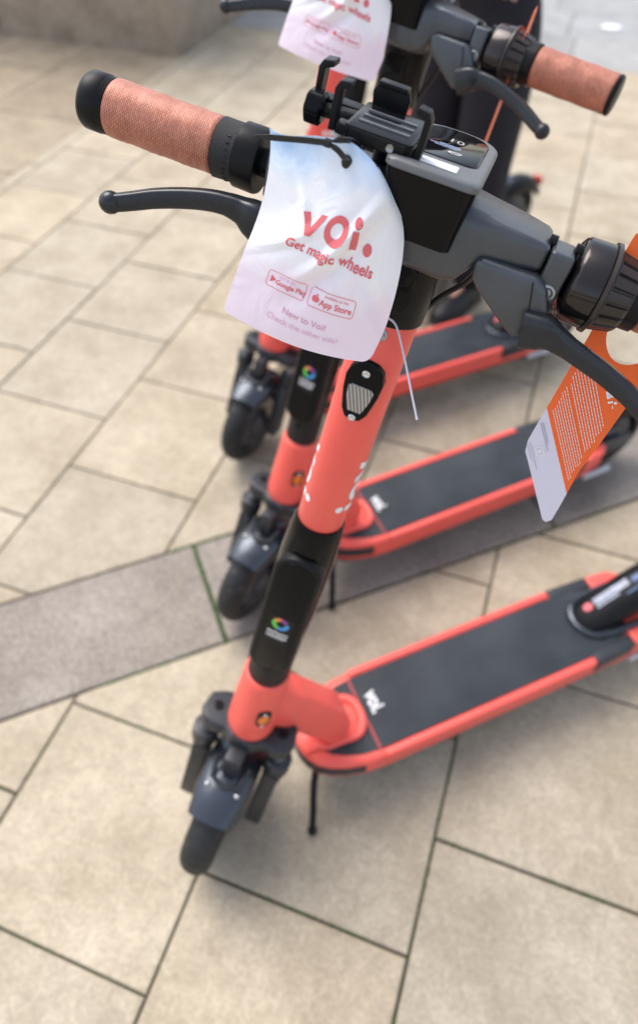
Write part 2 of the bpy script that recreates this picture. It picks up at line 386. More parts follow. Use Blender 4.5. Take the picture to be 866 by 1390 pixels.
def clip(poly, nx, ny, c):      # keep nx*x+ny*y <= c
    out = []
    for i in range(len(poly)):
        p, q = poly[i], poly[(i+1) % len(poly)]; dp = nx*p[0]+ny*p[1]-c; dq = nx*q[0]+ny*q[1]-c
        if dp <= 0: out.append(p)
        if dp*dq < 0: t = dp/(dp-dq); out.append((p[0]+(q[0]-p[0])*t, p[1]+(q[1]-p[1])*t))
    return out
def inset(poly, d):
    n = len(poly); A = sum(poly[i][0]*poly[(i+1) % n][1]-poly[(i+1) % n][0]*poly[i][1] for i in range(n))/2
    if A < 0: poly = poly[::-1]
    res = poly[:]
    for i in range(n):
        p, q = poly[i], poly[(i+1) % n]; ex, ey = q[0]-p[0], q[1]-p[1]; L = math.hypot(ex, ey)
        if L < 1e-6: continue
        nx, ny = ey/L, -ex/L; res = clip(res, nx, ny, nx*p[0]+ny*p[1]-d)
        if len(res) < 3: return []
    return res
class Slabs:
    def __init__(s): s.v = []; s.f = []; s.c = []
    def add(s, poly, gap=.0032, var=.05, tint=.02, z=0.):
        p = inset(poly, gap*random.uniform(.62, 1.12))
        if len(p) < 3: return
        t = inset(p, .0030)
        A = abs(sum(p[i][0]*p[(i+1) % len(p)][1]-p[(i+1) % len(p)][0]*p[i][1] for i in range(len(p)))/2)
        if A < .0004: return
        zz = z+random.uniform(-.0008, .0006); g = 1+random.uniform(-var, var); h = random.uniform(-tint, tint); col = (g*(1+h), g, g*(1-h), 1)
        k = len(s.v); n = len(p); f0 = len(s.f)
        s.v += [(x, y, z-.02) for x, y in p]+[(x, y, zz-.002) for x, y in p]
        for i in range(n): s.f.append([k+i, k+(i+1) % n, k+n+(i+1) % n, k+n+i])
        if len(t) == n:
            # match rotation of the inset loop to the outer loop
            j = min(range(n), key=lambda q: (t[q][0]-p[0][0])**2+(t[q][1]-p[0][1])**2); t = t[j:]+t[:j]
            s.v += [(x, y, zz) for x, y in t]
            for i in range(n): s.f.append([k+n+i, k+n+(i+1) % n, k+2*n+(i+1) % n, k+2*n+i])
            s.f.append([k+2*n+i for i in range(n)])
        else: s.f.append([k+n+i for i in range(n)])
        s.c += [col]*(len(s.f)-f0)
    def build(s, name, material):
        me = bpy.data.meshes.new(name); me.from_pydata(s.v, [], s.f)
        ca = me.color_attributes.new('slab', 'FLOAT_COLOR', 'CORNER')
        for p in me.polygons:
            for li in p.loop_indices: ca.data[li].color = s.c[p.index]
        me.materials.append(material); o = bpy.data.objects.new(name, me); COL.objects.link(o); tag(o, kind='structure'); return o
P_ = .4; X0 = .095
SN = (-.660, .751)                         # strip normal; edges at SN.p = .785 and 1.083
SA = (.751, .660)
N0, N1 = .785, 1.083
XL, YT = X0-6*P_-.065, 4.85
YT = .205+.4*11+.2 + .03
sl = Slabs()
for k in range(-7, 26):
    for j in range(-14, 14):
        yb = .205-(.2 if k % 2 == 0 else 0)+j*P_
        x0, x1 = X0+k*P_, X0+(k+1)*P_
        q = [(x0, yb), (x1, yb), (x1, yb+P_), (x0, yb+P_)]
        q = clip(q, 0, 1, YT)
        if q: q = clip(q, -1, 0, -XL)
        if not q: continue
        a = clip(q, SN[0], SN[1], N0)
        if len(a) > 2: sl.add(a)
        a = clip(q, -SN[0], -SN[1], -N1)
        if len(a) > 2: sl.add(a)
sl.build('slab_paving', M_slab)
st = Slabs()
for k in range(-6, 10):
    s0, s1 = .088+k*.904, .088+(k+1)*.904
    P = [(SA[0]*s+SN[0]*t, SA[1]*s+SN[1]*t) for s, t in ((s0, N0), (s1, N0), (s1, N1), (s0, N1))]
    P = clip(P, 0, 1, YT)
    if P: P = clip(P, -1, 0, -XL)
    if len(P) > 2: st.add(P, var=.06, gap=.0046)
st.build('granite_strip', M_strip)
wl = Slabs(); x = XL
for r in range(11):
    y = -5.; x1 = x-.62
    while y < 13:
        L = random.choice((.6, .75, .9, 1.05)); wl.add([(x1, y), (x, y), (x, y+L), (x1, y+L)], gap=.004, var=.12, tint=.04, z=-.004); y += L
    x = x1
wl.build('worn_flag_paving', M_worn)
gl = Slabs(); y = YT
for r in range(11):
    xx = XL-.3*random.random(); y1 = y+.56
    while xx < 10:
        L = random.choice((.6, .8, .9)); gl.add([(max(xx, XL), y), (xx+L, y), (xx+L, y1), (max(xx, XL), y1)], gap=.004, var=.09, tint=.02, z=-.002); xx += L
    y = y1
gl.build('grey_flag_paving', M_greyflag)
b = MB().add([(-12, -8, -.009), (12, -8, -.009), (12, 13, -.009), (-12, 13, -.009)], [(0, 1, 2, 3)])
tag(b.build('joint_bed', M_joint, fix=False), kind='structure')
def far_ground():
    M, n, b = nodes_of('far_paving'); tc = n.nodes.new('ShaderNodeTexCoord')
    br = n.nodes.new('ShaderNodeTexBrick'); br.inputs['Scale'].default_value = 1; br.inputs['Brick Width'].default_value = .4; br.inputs['Row Height'].default_value = .4; br.inputs['Mortar Size'].default_value = .006
    br.inputs['Color1'].default_value = (.44, .39, .30, 1); br.inputs['Color2'].default_value = (.50, .44, .35, 1); br.inputs['Mortar'].default_value = (.1, .1, .06, 1)
    n.links.new(tc.outputs['Object'], br.inputs['Vector']); n.links.new(br.outputs[0], b.inputs['Base Color']); b.inputs['Roughness'].default_value = .85
    return M
b = MB().add([(-250, -250, -.014), (250, -250, -.014), (250, 250, -.014), (-250, 250, -.014)], [(0, 1, 2, 3)])
tag(b.build('ground', far_ground(), fix=False), kind='structure')
# moss standing proud in the cross joint of the strip and along part of its near edge
M_moss = mat('moss', (.030, .062, .014), .95, bump=1., bscale=300, var=.5, vscale=60)
mo_ = MB()
def moss_run(p, q, w0, dens):
    L = math.hypot(q[0]-p[0], q[1]-p[1]); n = int(L*dens)
    for i in range(n):
        f = random.random(); r = random.uniform(.0022, w0); g0_ = noise.noise(Vector((f*L*9, p[0]*7, 0)))
        if g0_ < -.05 and dens < 500: continue
        mo_.ball((p[0]+(q[0]-p[0])*f+random.uniform(-.002, .002), p[1]+(q[1]-p[1])*f+random.uniform(-.002, .002), -.0035), r, n=6, sq=(1.3, 1.3, .8))
def SP(s_, t_): return (SA[0]*s_+SN[0]*t_, SA[1]*s_+SN[1]*t_)
moss_run(SP(.088, N0), SP(.088, N1), .0062, 900); moss_run(SP(-.35, N0), SP(.30, N0), .0045, 420); moss_run(SP(.55, N0), SP(1.3, N0), .0040, 250); moss_run(SP(.02, N1), SP(.2, N1), .004, 400)
moss_run((X0, -.2), (X0, .80), .0034, 200); moss_run((X0-2*P_, .205), (X0-P_, .205), .0028, 110); moss_run((X0-P_, .205), (X0, .205), .003, 140); moss_run((X0-3*P_, 0.025+.2), (X0-2*P_, .225), .003, 100); moss_run((X0, .405), (X0+P_, .405), .003, 140); moss_run((X0-2*P_, .405), (X0-P_, .405), .003, 160); moss_run((X0-4*P_, 0.), (X0-2*P_, 0.), .0035, 200)
tag(mo_.build('moss', M_moss), kind='stuff')
# ------------------------------------------------------------------ stone wall, top left
def wall_mat():
    M = stone_mat('weathered_sandstone', (.24, .19, .14), (.40, .33, .255), .15, vcol=False, spsc=60.); n = M.node_tree
    return M
M_wall = wall_mat()
wb = MB()
def blk(x0, x1, y0, y1, z0, z1): wb.box(((x0+x1)/2, (y0+y1)/2, (z0+z1)/2), (x1-x0-.006, y1-y0-.006, z1-z0-.006), bev=.008)
WX, WY = XL-.01, 4.16
for c in range(3):
    xx = WX-(0 if c % 2 == 0 else .0)
    x = xx; i = 0
    while x > -9:
        L = (1.3, .9, 1.1, 1.45)[(i+c) % 4]; blk(x-L, x, WY, WY+.5, -.015+c*.42, .405+c*.42); x -= L; i += 1
    y = WY+.5; i = 0
    while y < 10:
        L = (1.2, 1.0, .8)[(i+c) % 3]; blk(WX-.5, WX, y, y+L, -.015+c*.42, .405+c*.42); y += L; i += 1
wroot = wb.build('stone_wall', M_wall)
tag(wroot, 'low brown sandstone block wall behind the paving, at the upper left', 'wall')
cb = MB(); cb.box((WX-3.4+.03, WY+.26, 1.30), (6.9, .58, .09), bev=.012); cb.box((WX-.25, WY+.55+2.6, 1.30), (.58, 5.2, .09), bev=.012)
cb.build('coping', M_wall, wroot)
gs = MB(); gs.prism([(math.cos(t*.7)*.045*(1+.25*math.sin(t*3)), math.sin(t*.7)*.035) for t in range(9)], 0, .004)
g = gs.build('litter', M_white); g.location = (.075, 5.66, .001); g.scale = (1.5, 1.8, 1); tag(g, 'small white scrap lying on the grey paving at the upper right', 'litter')

# ------------------------------------------------------------------ e-scooter
RAKE = R_(14.2684); OZ = .3436; BAR = .8526; OFF = .0393
def steer_matrix(deg):
    s = R_(deg); u = Vector((math.sin(RAKE), 0, math.cos(RAKE))); f0 = Vector((-math.cos(RAKE), 0, math.sin(RAKE))); r0 = f0.cross(u)
    fw = f0*math.cos(s)-r0*math.sin(s); lf = u.cross(fw)
    return frame((0, 0, OZ), fw, lf, u)
def wheel(parent, C, ax_fw, ax_l, ax_u, R=.1268, hw=.029, name='wheel'):
    W = frame(C, ax_l, ax_fw, ax_u)      # local X = axle
    root = MB().lathe([(-.026, .045), (-.026, .072), (-.018, .082), (.018, .082), (.026, .072), (.026, .045)], W, 36).lathe([(-.045, .013), (-.045, .02), (-.028, .045), (.028, .045), (.045, .02), (.045, .013)], W, 20).build(name, M_grey, parent)
    prof = []
    for k in range(17):
        t = PI*(-.12+1.24*k/16); prof.append((-hw*math.cos(t), R-.026+.026*math.sin(t)))
    def groove(t, x):
        a = abs(x)/hw; g = math.sin(t*34+a*5.0)
        return 1-(.012 if (g > .45 and a > .18) else 0)-(.018 if abs(a-.16) < .06 else 0)
    MB().lathe(prof, W, 204, caps=False, rfun=groove).build('tyre', M_rubber, root, sharp=60)
    return root
def scooter(name, loc, yaw, steer, label, phone=False, detail=True):
    root = empty(name, (loc[0], loc[1], 0), R_(yaw)); tag(root, label, 'electric scooter', 'rental electric scooters parked in a row')
    S = steer_matrix(steer); U = S.to_3x3()
    S0m = steer_matrix(0)
    B = S @ Matrix.Translation((OFF, 0, BAR))          # bar frame: x forward, y rider's left, z along the steering axis
    up = frame((0, 0, 0), (0, 0, 1), (1, 0, 0), (0, 1, 0))   # lathe X -> frame z
    Sx = S @ up; S0x = S0m @ up
    # ---- deck
    dz = .1602
    def yside(x): return .088
    outl = []
    nose = [(.0, .072), (.018, .074), (.036, .081), (.052, .093), (.066, .113), (.078, .142), (.087, .18), (.0895, .22)]
    near = [(x, y) for y, x in nose]; 
    outl = near+[(.55, .0895), (.80, .0885), (.845, .080), (.87, .06), (.875, .03)]
    outl = [(x, -y) for x, y in outl]+[(x, y) for x, y in outl[::-1] if y > 1e-6]
    base = MB().prism(outl, dz-.062, dz-.003, bev=.010, seg=3).build('deck', M_coral2, root, sharp=50)
    MB().prism([(x*1.0-.003 if x < .3 else x, y*1.03) for x, y in outl if x < .215], dz-.045, dz-.016, bev=.004).build('bumper_strip', M_fork, base)
    MB().prism([(x, y*.9) for x, y in outl if x > .09 and x < .86], dz-.075, dz-.058, bev=.006).build('underside', M_black, base)
    mo = [(.108, -.030), (.126, -.048), (.15, -.060), (.18, -.070), (.22, -.0745), (.70, -.0745), (.74, -.070), (.80, -.055)]
    mo = mo+[(x, -y) for x, y in mo[::-1]]
    mt = MB().prism(mo, dz-.012, dz, bev=.002).build('deck_mat', M_mat, root)
    MB().prism([(.2085, -.074), (.2125, -.074), (.2125, .074), (.2085, .074)], dz-.004, dz+.0012).build('seam_line', mat_seam, mt)
    for s in (-1, 1):
        MB().prism([(.215, s*.076), (.69, s*.076), (.69, s*.0915), (.215, s*.0915)], dz-.036, dz+.0015, bev=.006, seg=3).build('side_rail', M_coral, root)
        MB().prism([(.6905, s*.070), (.79, s*.060), (.79, s*.0885), (.6905, s*.0925)], dz-.040, dz+.0005, bev=.005, seg=3).build('corner_guard', M_fork, root)
        MB().prism([(.7905, s*.05), (.86, s*.04), (.868, s*.066), (.845, s*.083), (.7905, s*.0885)], dz-.045, dz+.001, bev=.006, seg=3).build('rear_rail', M_coral, root)
        MB().box((.835, s*.0925, dz-.062), (.085, .006, .018), bev=.002).build('side_reflector', M_refl, root)
    tx = text_geo('voi.', .040, .0011)
    flat_print([shift(tx, 0, 0)], 'deck_print', M_white, mt, lambda x, y: (.2335+y*1.0-.006, .012-x*.78, dz+.0006), grid=0)
    # lip around the foot of the steering tube
    lip = MB(); pl = crom([(.092, -.012, dz-.004), (.118, -.031, dz+.002), (.15, -.033, dz+.004), (.183, -.034, dz+.004), (.200, -.018, dz+.004), (.204, .004, dz+.004), (.200, .026, dz+.004), (.186, .040, dz+.004), (.168, .043, dz+.003)], 5)
    lip.tube(pl, [.006+.0025*min(1, i/12) for i in range(len(pl))], n=10, flat=.8)
    lip.prism([(.082, -.03), (.105, -.030), (.183, -.030), (.2, -.015), (.2, .022), (.18, .036), (.11, .038), (.082, .03)], dz-.01, dz+.003, bev=.002)
    lip.build('deck_lip', M_coral2, root, sharp=60)
    # strut between head tube and deck
    rings = []
    for c, hw, hh, ang in (((.000, .425), .029, .048, -8), ((.035, .392), .030, .046, -22), ((.070, .338), .030, .042, -38), ((.105, .275), .031, .040, -47), ((.135, .222), .032, .040, -44), ((.150, .180), .033, .046, -25), ((.152, .155), .034, .050, -5)):
        t = R_(ang); nx, nz = math.cos(t+PI/2)*0+math.sin(-t), math.cos(t)
        nx = math.sin(-t); 
        rings.append([(c[0]+p[1]*nx, p[0], c[1]+p[1]*nz) for p in rrect(-hw, hw, -hh, hh, .014, 3)])
    # orient: ring plane normal follows the path, p[1] runs along the path's normal
    MB().loft(rings).build('strut', M_coral2, root, sharp=60)
    # small dark cable entering the strut on the far side
    MB().tube(crom([(.02, .036, .47), (.055, .046, .40), (.10, .045, .31), (.15, .043, .22), (.172, .036, .165)], 5), .006, n=8).build('cable', M_cable, root)
    # ---- head tube
    nk = MB().lathe([(-.012, .031), (-.010, .0375), (.0, .0395), (.05, .0385), (.10, .0365), (.135, .0355), (.144, .0345), (.147, .031)], S0x, 36).build('head_tube', M_coral2, root, sharp=50)
    # amber side light on the head tube
    ld = Matrix.Rotation(R_(33), 4, 'Z')
    for s in (1,):
        A = S0m @ Matrix.Rotation(R_(80), 4, 'Z') @ Matrix.Translation((.0375, 0, .066))
        sl_ = MB().prism(rrect(-.011, .011, -.020, .020, .010, 5), -.003, .003, A @ frame((0, 0, 0), (0, 1, 0), (0, 0, 1), (1, 0, 0)), bev=.0015).build('side_light', M_black, root)
        MB().ball((.0015, 0, -.001), .0105, A, sq=(.5, .95, 1.35)).build('amber_lens', M_amber, sl_)
        MB().ball((.0035, .0, .0155), .0028, A).build('screw', M_silver, sl_); MB().ball((.0035, 0, -.0165), .0024, A).build('screw', M_silver, sl_)
    # ---- lower stem: graphite sleeve, gloss sleeve with front panel
    MB().lathe([(.146, .0305), (.148, .0312), (.262, .0312)], Sx, 36).build('lower_sleeve', M_sleeve, root)
    MB().lathe([(.262, .0305), (.264, .0325), (.32, .0345), (.42, .0345), (.46, .0320), (.478, .0300), (.482, .0285), (.4825, .026)], Sx, 40, sq=(1, 1)).build('battery_sleeve', M_gloss, root)
    Fp = frame((0, 0, 0), (0, 1, 0), (0, 0, 1), (1, 0, 0))      # prism xy -> (l,h), z -> forward
    pil = rrect(-.0305, .0305, .203, .440, .0285, 8)
    pn = MB().prism(pil,   .012, .0412, S @ Fp, bev=.006, seg=3).build('lock_panel', M_black, root, sharp=60)
    pf = MB().prism(rrect(-.0250, .0250, .210, .434, .0235, 8), .0402, .0419, S @ Fp, bev=.0006).build('panel_face', M_gloss2, pn)
    MB().lathe([(-.0005, .005), (.001, .005), (.0012, .003)], S @ Matrix.Translation((.0315, 0, .19)) @ I4, 14).build('button', M_black, root)
    P3 = lambda l0, h0, a: (lambda x, y: S @ Vector((a, l0+x, h0+y)))
    st_ = flat_print([rect(-.0165, .0165, -.031, .026)], 'sticker', M_black, pn, P3(0, .306, .04215), grid=0)
    for nm, mt_, a0, a1 in (('print', M_orgp, 95, 150), ('print', M_purp, 35, 95), ('print', M_blup, 255, 380), ('print', M_grnp, 150, 255)):
        flat_print([ringg(0, 0, .0060, .0118, a0, a1, 10)], nm, mt_, st_, P3(0, .317, .0424), grid=0)
    tw = [rect(-.014, .014, -.0042, -.0002), rect(-.014, .0135, -.0112, -.0072), rect(-.014, .010, -.0142, -.013)]
    rr = []
    for (vs, fs) in tw[:2]:
        y0, y1 = vs[0][1], vs[2][1]; xx = -.0145
        while xx < .0135:
            wdt = random.uniform(.0012, .0021); rr.append(rect(xx, xx+wdt, y0, y1-random.choice((0, .0008)))); xx += wdt+.0005
    flat_print(rr+[tw[2]], 'print', M_white, st_, P3(0, .300, .0424), grid=0)
    # ---- red stem
    rt = .0272
    stm = MB().lathe([(.4815, rt-.001), (.4835, rt), (.752, rt+.0003), (.754, rt-.001)], Sx, 40).build('stem', M_coral, root)
    for sgn in (-1, 1):
        t2 = text_geo('voi.', .062, .0014)
        def cyl(x, y, sgn=sgn):
            th = sgn*(R_(82))-sgn*(y-.018)/rt; r = rt+.00035
            return S @ Vector((r*math.cos(th), r*math.sin(th), .545-x*1.0))
        flat_print([t2], 'stem_print', M_white, stm, cyl, grid=.004)
    # front lamp on the stem
    lo = [(0, .0355), (.009, .0335), (.0155, .026), (.0185, .015), (.0175, 0), (.013, -.022), (.008, -.031), (0, -.0335)]
    lo = [(x, y) for x, y in lo]+[(-x, y) for x, y in lo[::-1] if x > 0]
    lm = MB().prism([(x, y+.681) for x, y in lo], .014, .0315, S @ Fp, bev=.003, seg=3).build('headlight', M_gloss2, root, sharp=60)
    le = [(.013, .006), (.0115, -.0065), (.007, -.021), (-.007, -.021), (-.0115, -.0065), (-.013, .006), (-.009, .0085), (.009, .0085)]
    MB().prism([(x, y+.681) for x, y in le], .0305, .0335, S @ Fp, bev=.0015).build('lamp_lens', M_lens, lm)
    for hh in (.7035, .6525): MB().lathe([(0, .0038), (.0014, .0038), (.0022, .0026), (.0012, .0012)], S @ Matrix.Translation((.0312, 0, hh)), 14).build('screw', M_silver, lm)
    MB().lathe([(0, .0062), (.002, .0062), (.003, .0045), (.0012, .0025)], S @ Matrix.Translation((.0262, .0005, .744)), 16).build('screw', M_steel, root)
    # ---- top clamp
    MB().lathe([(.753, rt-.001), (.754, .0300), (.79, .0305), (.825, .0325), (.838, .030)], Sx, 40).build('stem_clamp', M_black, root)
    MB().prism(rrect(-.014, .014, .772, .812, .006, 4), .02, .0335, S @ Fp, bev=.002).build('clamp_window', M_gloss, root)
    # ---- handlebar casting
    secs = []
    def sec(l, a0, a1, h0, h1, r): return [(p[0], l, p[1]) for p in rrect(a0, a1, h0, h1, r, 4)]
    half = [(.0, -.036, .031, -.029, .030, .012), (.030, -.036, .030, -.030, .029, .012), (.042, -.034, .029, -.027, .028, .012), (.049, -.032, .028, -.016, .027, .010), (.054, -.030, .027, -.005, .026, .006), (.060, -.029, .027, -.002, .0255, .005), (.080, -.027, .025, -.001, .0235, .005), (.094, -.025, .023, .0005, .0215, .005), (.0975, -.023, .021, .002, .0195, .0045)]
    for q in half[::-1]: secs.append(sec(-q[0], *q[1:]))
    for q in half[1:]: secs.append(sec(*q))
    MB().loft(secs, B).build('handlebar', M_grey, root, sharp=50)
    LY = frame((0, 0, 0), (0, 1, 0), (0, 0, 1), (1, 0, 0))   # lathe X -> bar direction (y)
    MB().lathe([(-.268, .0105), (.268, .0105)], B @ LY, 20).build('bar_tube', M_black, root)
    # ---- controls, both ends
    for s in (-1, 1):
        Bs = B @ Matrix.Scale(s, 4, Vector((0, 1, 0)))
        hp = [(.0515, -.001), (.0545, -.016), (.0600, -.022), (.080, -.036), (.0985, -.0485), (.1035, -.0455), (.1100, -.0320), (.1165, -.0215), (.1075, -.004), (.098, .0005), (.0950, .0010), (.0580, .0010)]
        hb = MB().prism(hp, .0, .033, Bs @ Fp, bev=.0055, seg=3).build('lever_housing', M_grey, root, sharp=45)
        # groove across the housing face
        MB().tube([(.0335, .096, -.002), (.0338, .1035, -.028)], .0005, Bs, n=6).build('casting_line', M_black, hb)
        dl_ = -.013 if (s == 1 and phone) else 0.
        pts = [(.031, .1045, -.0365), (.0335, .1180, -.0300), (.034, .1280, -.0275), (.036, .1400, -.0262), (.038, .154, -.0275), (.041, .172, -.0315), (.045, .192, -.0375), (.050, .208, -.0435), (.0535, .219, -.0475), (.055, .2245, -.049)]
        rad = [.0150, .0132, .0096, .0080, .0077, .0075, .0073, .0070, .0068, .0070]
        pts = [(a, l_, h_+dl_*min(1, i/3.5)) for i, (a, l_, h_) in enumerate(pts)]; pp = crom(pts, 4); rr_ = []
        for i in range(len(pp)):
            q = i/4; k = min(int(q), len(rad)-2); rr_.append(rad[k]+(rad[k+1]-rad[k])*(q-k))
        lv = MB(); P = pp; nS = 16; rings = []
        for i in range(len(P)):
            t = (P[min(i+1, len(P)-1)]-P[max(i-1, 0)]).normalized(); a = Vector((1, 0, 0)); a = (a-a.dot(t)*t).normalized(); bb = t.cross(a); r = rr_[i]
            rings.append([P[i]+a*p[0]+bb*p[1] for p in rrect(-r*.75, r*.75, -r, r, r*.45, 3)])
        lv.loft(rings, Bs); lv.ball((.0555, .2255, -.0492+dl_), .0088, Bs, n=20)
        lv.build('brake_lever', M_lever, root, sharp=60)
        # hinged clamp beside the casting, with its screw
        cl = MB().lathe([(.0985, .013), (.0995, .0185), (.1165, .0185), (.1175, .013)], Bs @ LY, 28)
        cl.prism([(.0995, -.016), (.1035, -.0185), (.112, -.0185), (.1165, -.015), (.1172, .010), (.1165, .0200), (.0995, .0205)], -.004, .0255, Bs @ Fp, bev=.004, seg=3)
        c_ = cl.build('lever_clamp', M_grey, root, sharp=45)
        kn = MB()
        for l_ in (.0985, .1180): kn.lathe([(l_-.0028, .004), (l_-.0025, .0048), (l_+.0025, .0048), (l_+.0028, .004)], Bs @ Matrix.Translation((.006, 0, .0205)) @ LY, 14)
        kn.build('hinge_pin', M_black, c_)
        sw = MB().lathe([(0, .0062), (.0012, .0060), (.0018, .0046), (.0002, .0030)], Bs @ Matrix.Translation((.0257, .1085, -.0085)), 18).build('screw', M_steel, c_)
        if s == 1:
            bl = MB().lathe([(.1195, .010), (.1197, .0255), (.1215, .0295), (.1245, .0312), (.1420, .0318), (.1428, .0300)], Bs @ Matrix.Translation((0, 0, -.0015)) @ LY, 56).build('bell', M_bell, root, sharp=40)
            MB().lathe([(.1425, .030), (.1432, .0335), (.1460, .0338), (.1468, .0318)], Bs @ Matrix.Translation((0, 0, -.0015)) @ LY, 56).build('bell_ring', M_brown, bl)
            MB().tube([(.012, .1192, .020), (.018, .1186, .010), (.017, .119, .0)], .0022, Bs, n=8).build('bell_hammer', M_gloss, bl)
            MB().lathe([(.1190, .006), (.1185, .020), (.1200, .024)], Bs @ Matrix.Translation((0, 0, -.0015)) @ LY, 40).build('bell_face', M_gloss, bl)
            tg = MB().lathe([(.1465, .0305), (.1484, .0303), (.1486, .0302), (.1636, .0268), (.1638, .0266), (.166, .0250)], Bs @ Matrix.Translation((0, 0, -.0015)) @ LY, 216, rfun=lambda t, x: 1-(.075 if (math.sin(t*18) > .62 and x > .1485 and x < .1655) else 0)).build('twist_ring', M_brown, root, sharp=30)
            MB().lathe([(.1645, .022), (.165, .0232), (.1765, .0232), (.177, .0215)], Bs @ LY, 36).build('grip_collar', M_black, root)
            g0 = .177
        else:
            MB().lathe([(.1275, .018), (.1278, .0236), (.1300, .0246), (.1460, .0243), (.1468, .0230), (.1470, .02)], Bs @ LY, 48).build('control_collar', M_black, root)
            fb = MB().lathe([(.1465, .0218), (.1470, .0222), (.152, .0221), (.1640, .0224), (.1646, .0210)], Bs @ LY, 48, rfun=lambda t, x: 1+.012*math.sin(5*t)*(x > .152)).build('grip_collar', M_fabric, root)
            stp = MB()
            for k in range(9): stp.box((0, 0, 0), (.0010, .0028, .0008), Bs @ Matrix.Translation((.0225*math.cos(R_(-60+k*13)), .1520, .0222*math.sin(R_(-60+k*13)))) @ Matrix.Rotation(R_(60-k*13), 4, 'Y'))
            stp.build('stitching', M_cable, fb)
            g0 = .1645
        prof = []; N = 40; gE = .2575 if s == -1 else .2735
        for k in range(N+1):
            x = g0+(gE-g0)*k/N; prof.append((x, (.0216 if (0 < k < N) else .0200)+.00025*math.sin(x*210)+.0001*math.sin(x*900)))
        MB().lathe(prof, Bs @ LY, 64, rfun=lambda t, x: 1+.014*noise.noise(Vector((x*160, math.cos(t)*2.2, math.sin(t)*2.2)))).build('grip', M_wrap, root, sharp=80)
        MB().lathe([(.2565, .018), (.2572, .0208), (.2585, .0212), (.2590, .0207), (.2605, .0213), (.2610, .0207), (.2630, .0213), (.2635, .0218), (.2755, .0218), (.2785, .0200), (.2795, .015)] if s == -1 else [(.2730, .018), (.2735, .0218), (.2765, .0218), (.2785, .0200), (.2790, .015)], Bs @ LY, 48).build('grip_cap', M_black, root, sharp=50)
        # brake cable from the housing down to the stem
        MB().tube(crom([(-.002, .060, -.012), (-.030, .052, -.045), (-.050, .030, -.085), (-.062, .012, -.15), (-.066, .004, -.24)], 6), .0026, Bs, n=8).build('brake_cable', M_cable, root)
    # ---- display unit
    cy = .0045; B_keep = B; B = B @ Matrix.Translation((0, 0, .0062))
    def dp(x0, x1, hw, rr2):
        P = []
        for (cx, sy, a) in ((x1-.008, 1, 0), (x0+rr2, 1, 90), (x0+rr2, -1, 180), (x1-.008, -1, 270)):
            r = .008 if cx > 0 else rr2
            for k in range(6):
                t = R_(a+18*k); P.append((cx+r*math.cos(t), cy+sy*(hw-r)+r*math.sin(t)))
        return P
    rings = []
    for h, x0, x1, hw in ((-.010, -.040, .037, .0275), (.004, -.046, .0395, .0285), (.030, -.062, .0495, .0312), (.0380, -.066, .0525, .0318), (.0392, -.065, .0515, .0312)):
        rings.append([(p[0], p[1], h) for p in dp(x0, x1, hw, .026)])
    bd = MB().loft(rings, B).build('display_body', M_gloss2, root, sharp=40)
    rings = [[(p[0], p[1], h) for p in dp(x0, x1, hw, .026)] for h, x0, x1, hw in ((.0388, -.067, .0530, .0322), (.0398, -.0685, .0545, .0332), (.0435, -.0685, .0545, .0332), (.0450, -.067, .0530, .0318), (.0455, -.0640, .0505, .0292))]
    bz = MB().loft(rings, B).build('display_bezel', M_bezel, bd, sharp=50)
    rings = [[(p[0], p[1], h) for p in dp(x0, x1, hw, .020)] for h, x0, x1, hw in ((.0454, -.061, .0220, .0258), (.0462, -.060, .0212, .0250))]
    sn = MB().loft(rings, B).build('display_screen', M_gloss, bd)
    T = lambda x0, y0: (lambda x, y: B @ Vector((x0-y, y0+x, .0467)))
    flat_print([shift(text_geo('10', .013), 0, 0)], 'print', M_dim, sn, T(-.022, cy+.002), grid=0)
    flat_print([rect(-.011, .012, -.0006, .0006), rect(-.007, .010, -.0036, -.0028), rect(-.0045, .012, .0028, .0038)], 'print', M_ltblue, sn, T(-.008, cy-.004), grid=0)
    flat_print([(lambda g: ([(x*1.0+y*.2, y*.5) for x, y in g[0]], g[1]))(ringg(0, 0, .0035, .0052, 20, 340))], 'print', M_white, sn, T(.004, cy+.006), grid=0)
    flat_print([rect(-.0150, .0150, -.0070, .0070)], 'sticker', M_white, bz, lambda x, y: B @ Vector((.0370-y, cy-.001+x, .04585)), grid=0)
    B = B_keep
    # ---- fork
    cp = [(-.032, -.055), (-.020, -.078), (.008, -.082), (.026, -.074), (.034, -.056), (.030, -.034), (.042, -.018), (.042, .018), (.030, .034), (.034, .056), (.026, .074), (.008, .082), (-.020, .078), (-.032, .055), (-.040, 0)]
    MB().prism(cp, -.040, -.0105, S, bev=.006, seg=3).build('fork_crown', M_fork, root, sharp=50)
    for s in (-1, 1): MB().lathe([(-.0105, .0085), (-.0085, .0085), (-.0078, .006), (-.010, .004)], S @ Matrix.Translation((0, s*.058, 0)) @ up, 18).build('crown_bolt', M_black, root)
    for s in (-1, 1):
        lg = MB().lathe([(-.040, .0105), (-.085, .0105)], S @ Matrix.Translation((.014, s*.0655, 0)) @ up, 18).build('fork_tube', M_steel, root)
        MB().lathe([(-.060, .0180), (-.062, .0228), (-.090, .0232), (-.096, .0195), (-.13, .0175)], S @ Matrix.Translation((.014, s*.0655, 0)) @ up, 22).prism([(-.006, -.12), (-.004, -.10), (.034, -.10), (.042, -.16), (.052, -.252), (.004, -.258)], s*.0495, s*.0790, S @ frame((0, 0, 0), (1, 0, 0), (0, 0, 1), (0, 1, 0)), bev=.005, seg=2).build('fork_leg', M_fork, root, sharp=50)
    wf = .044; hA = -(OZ+S.to_3x3()[2][0]*wf-.1268)/S.to_3x3()[2][2]
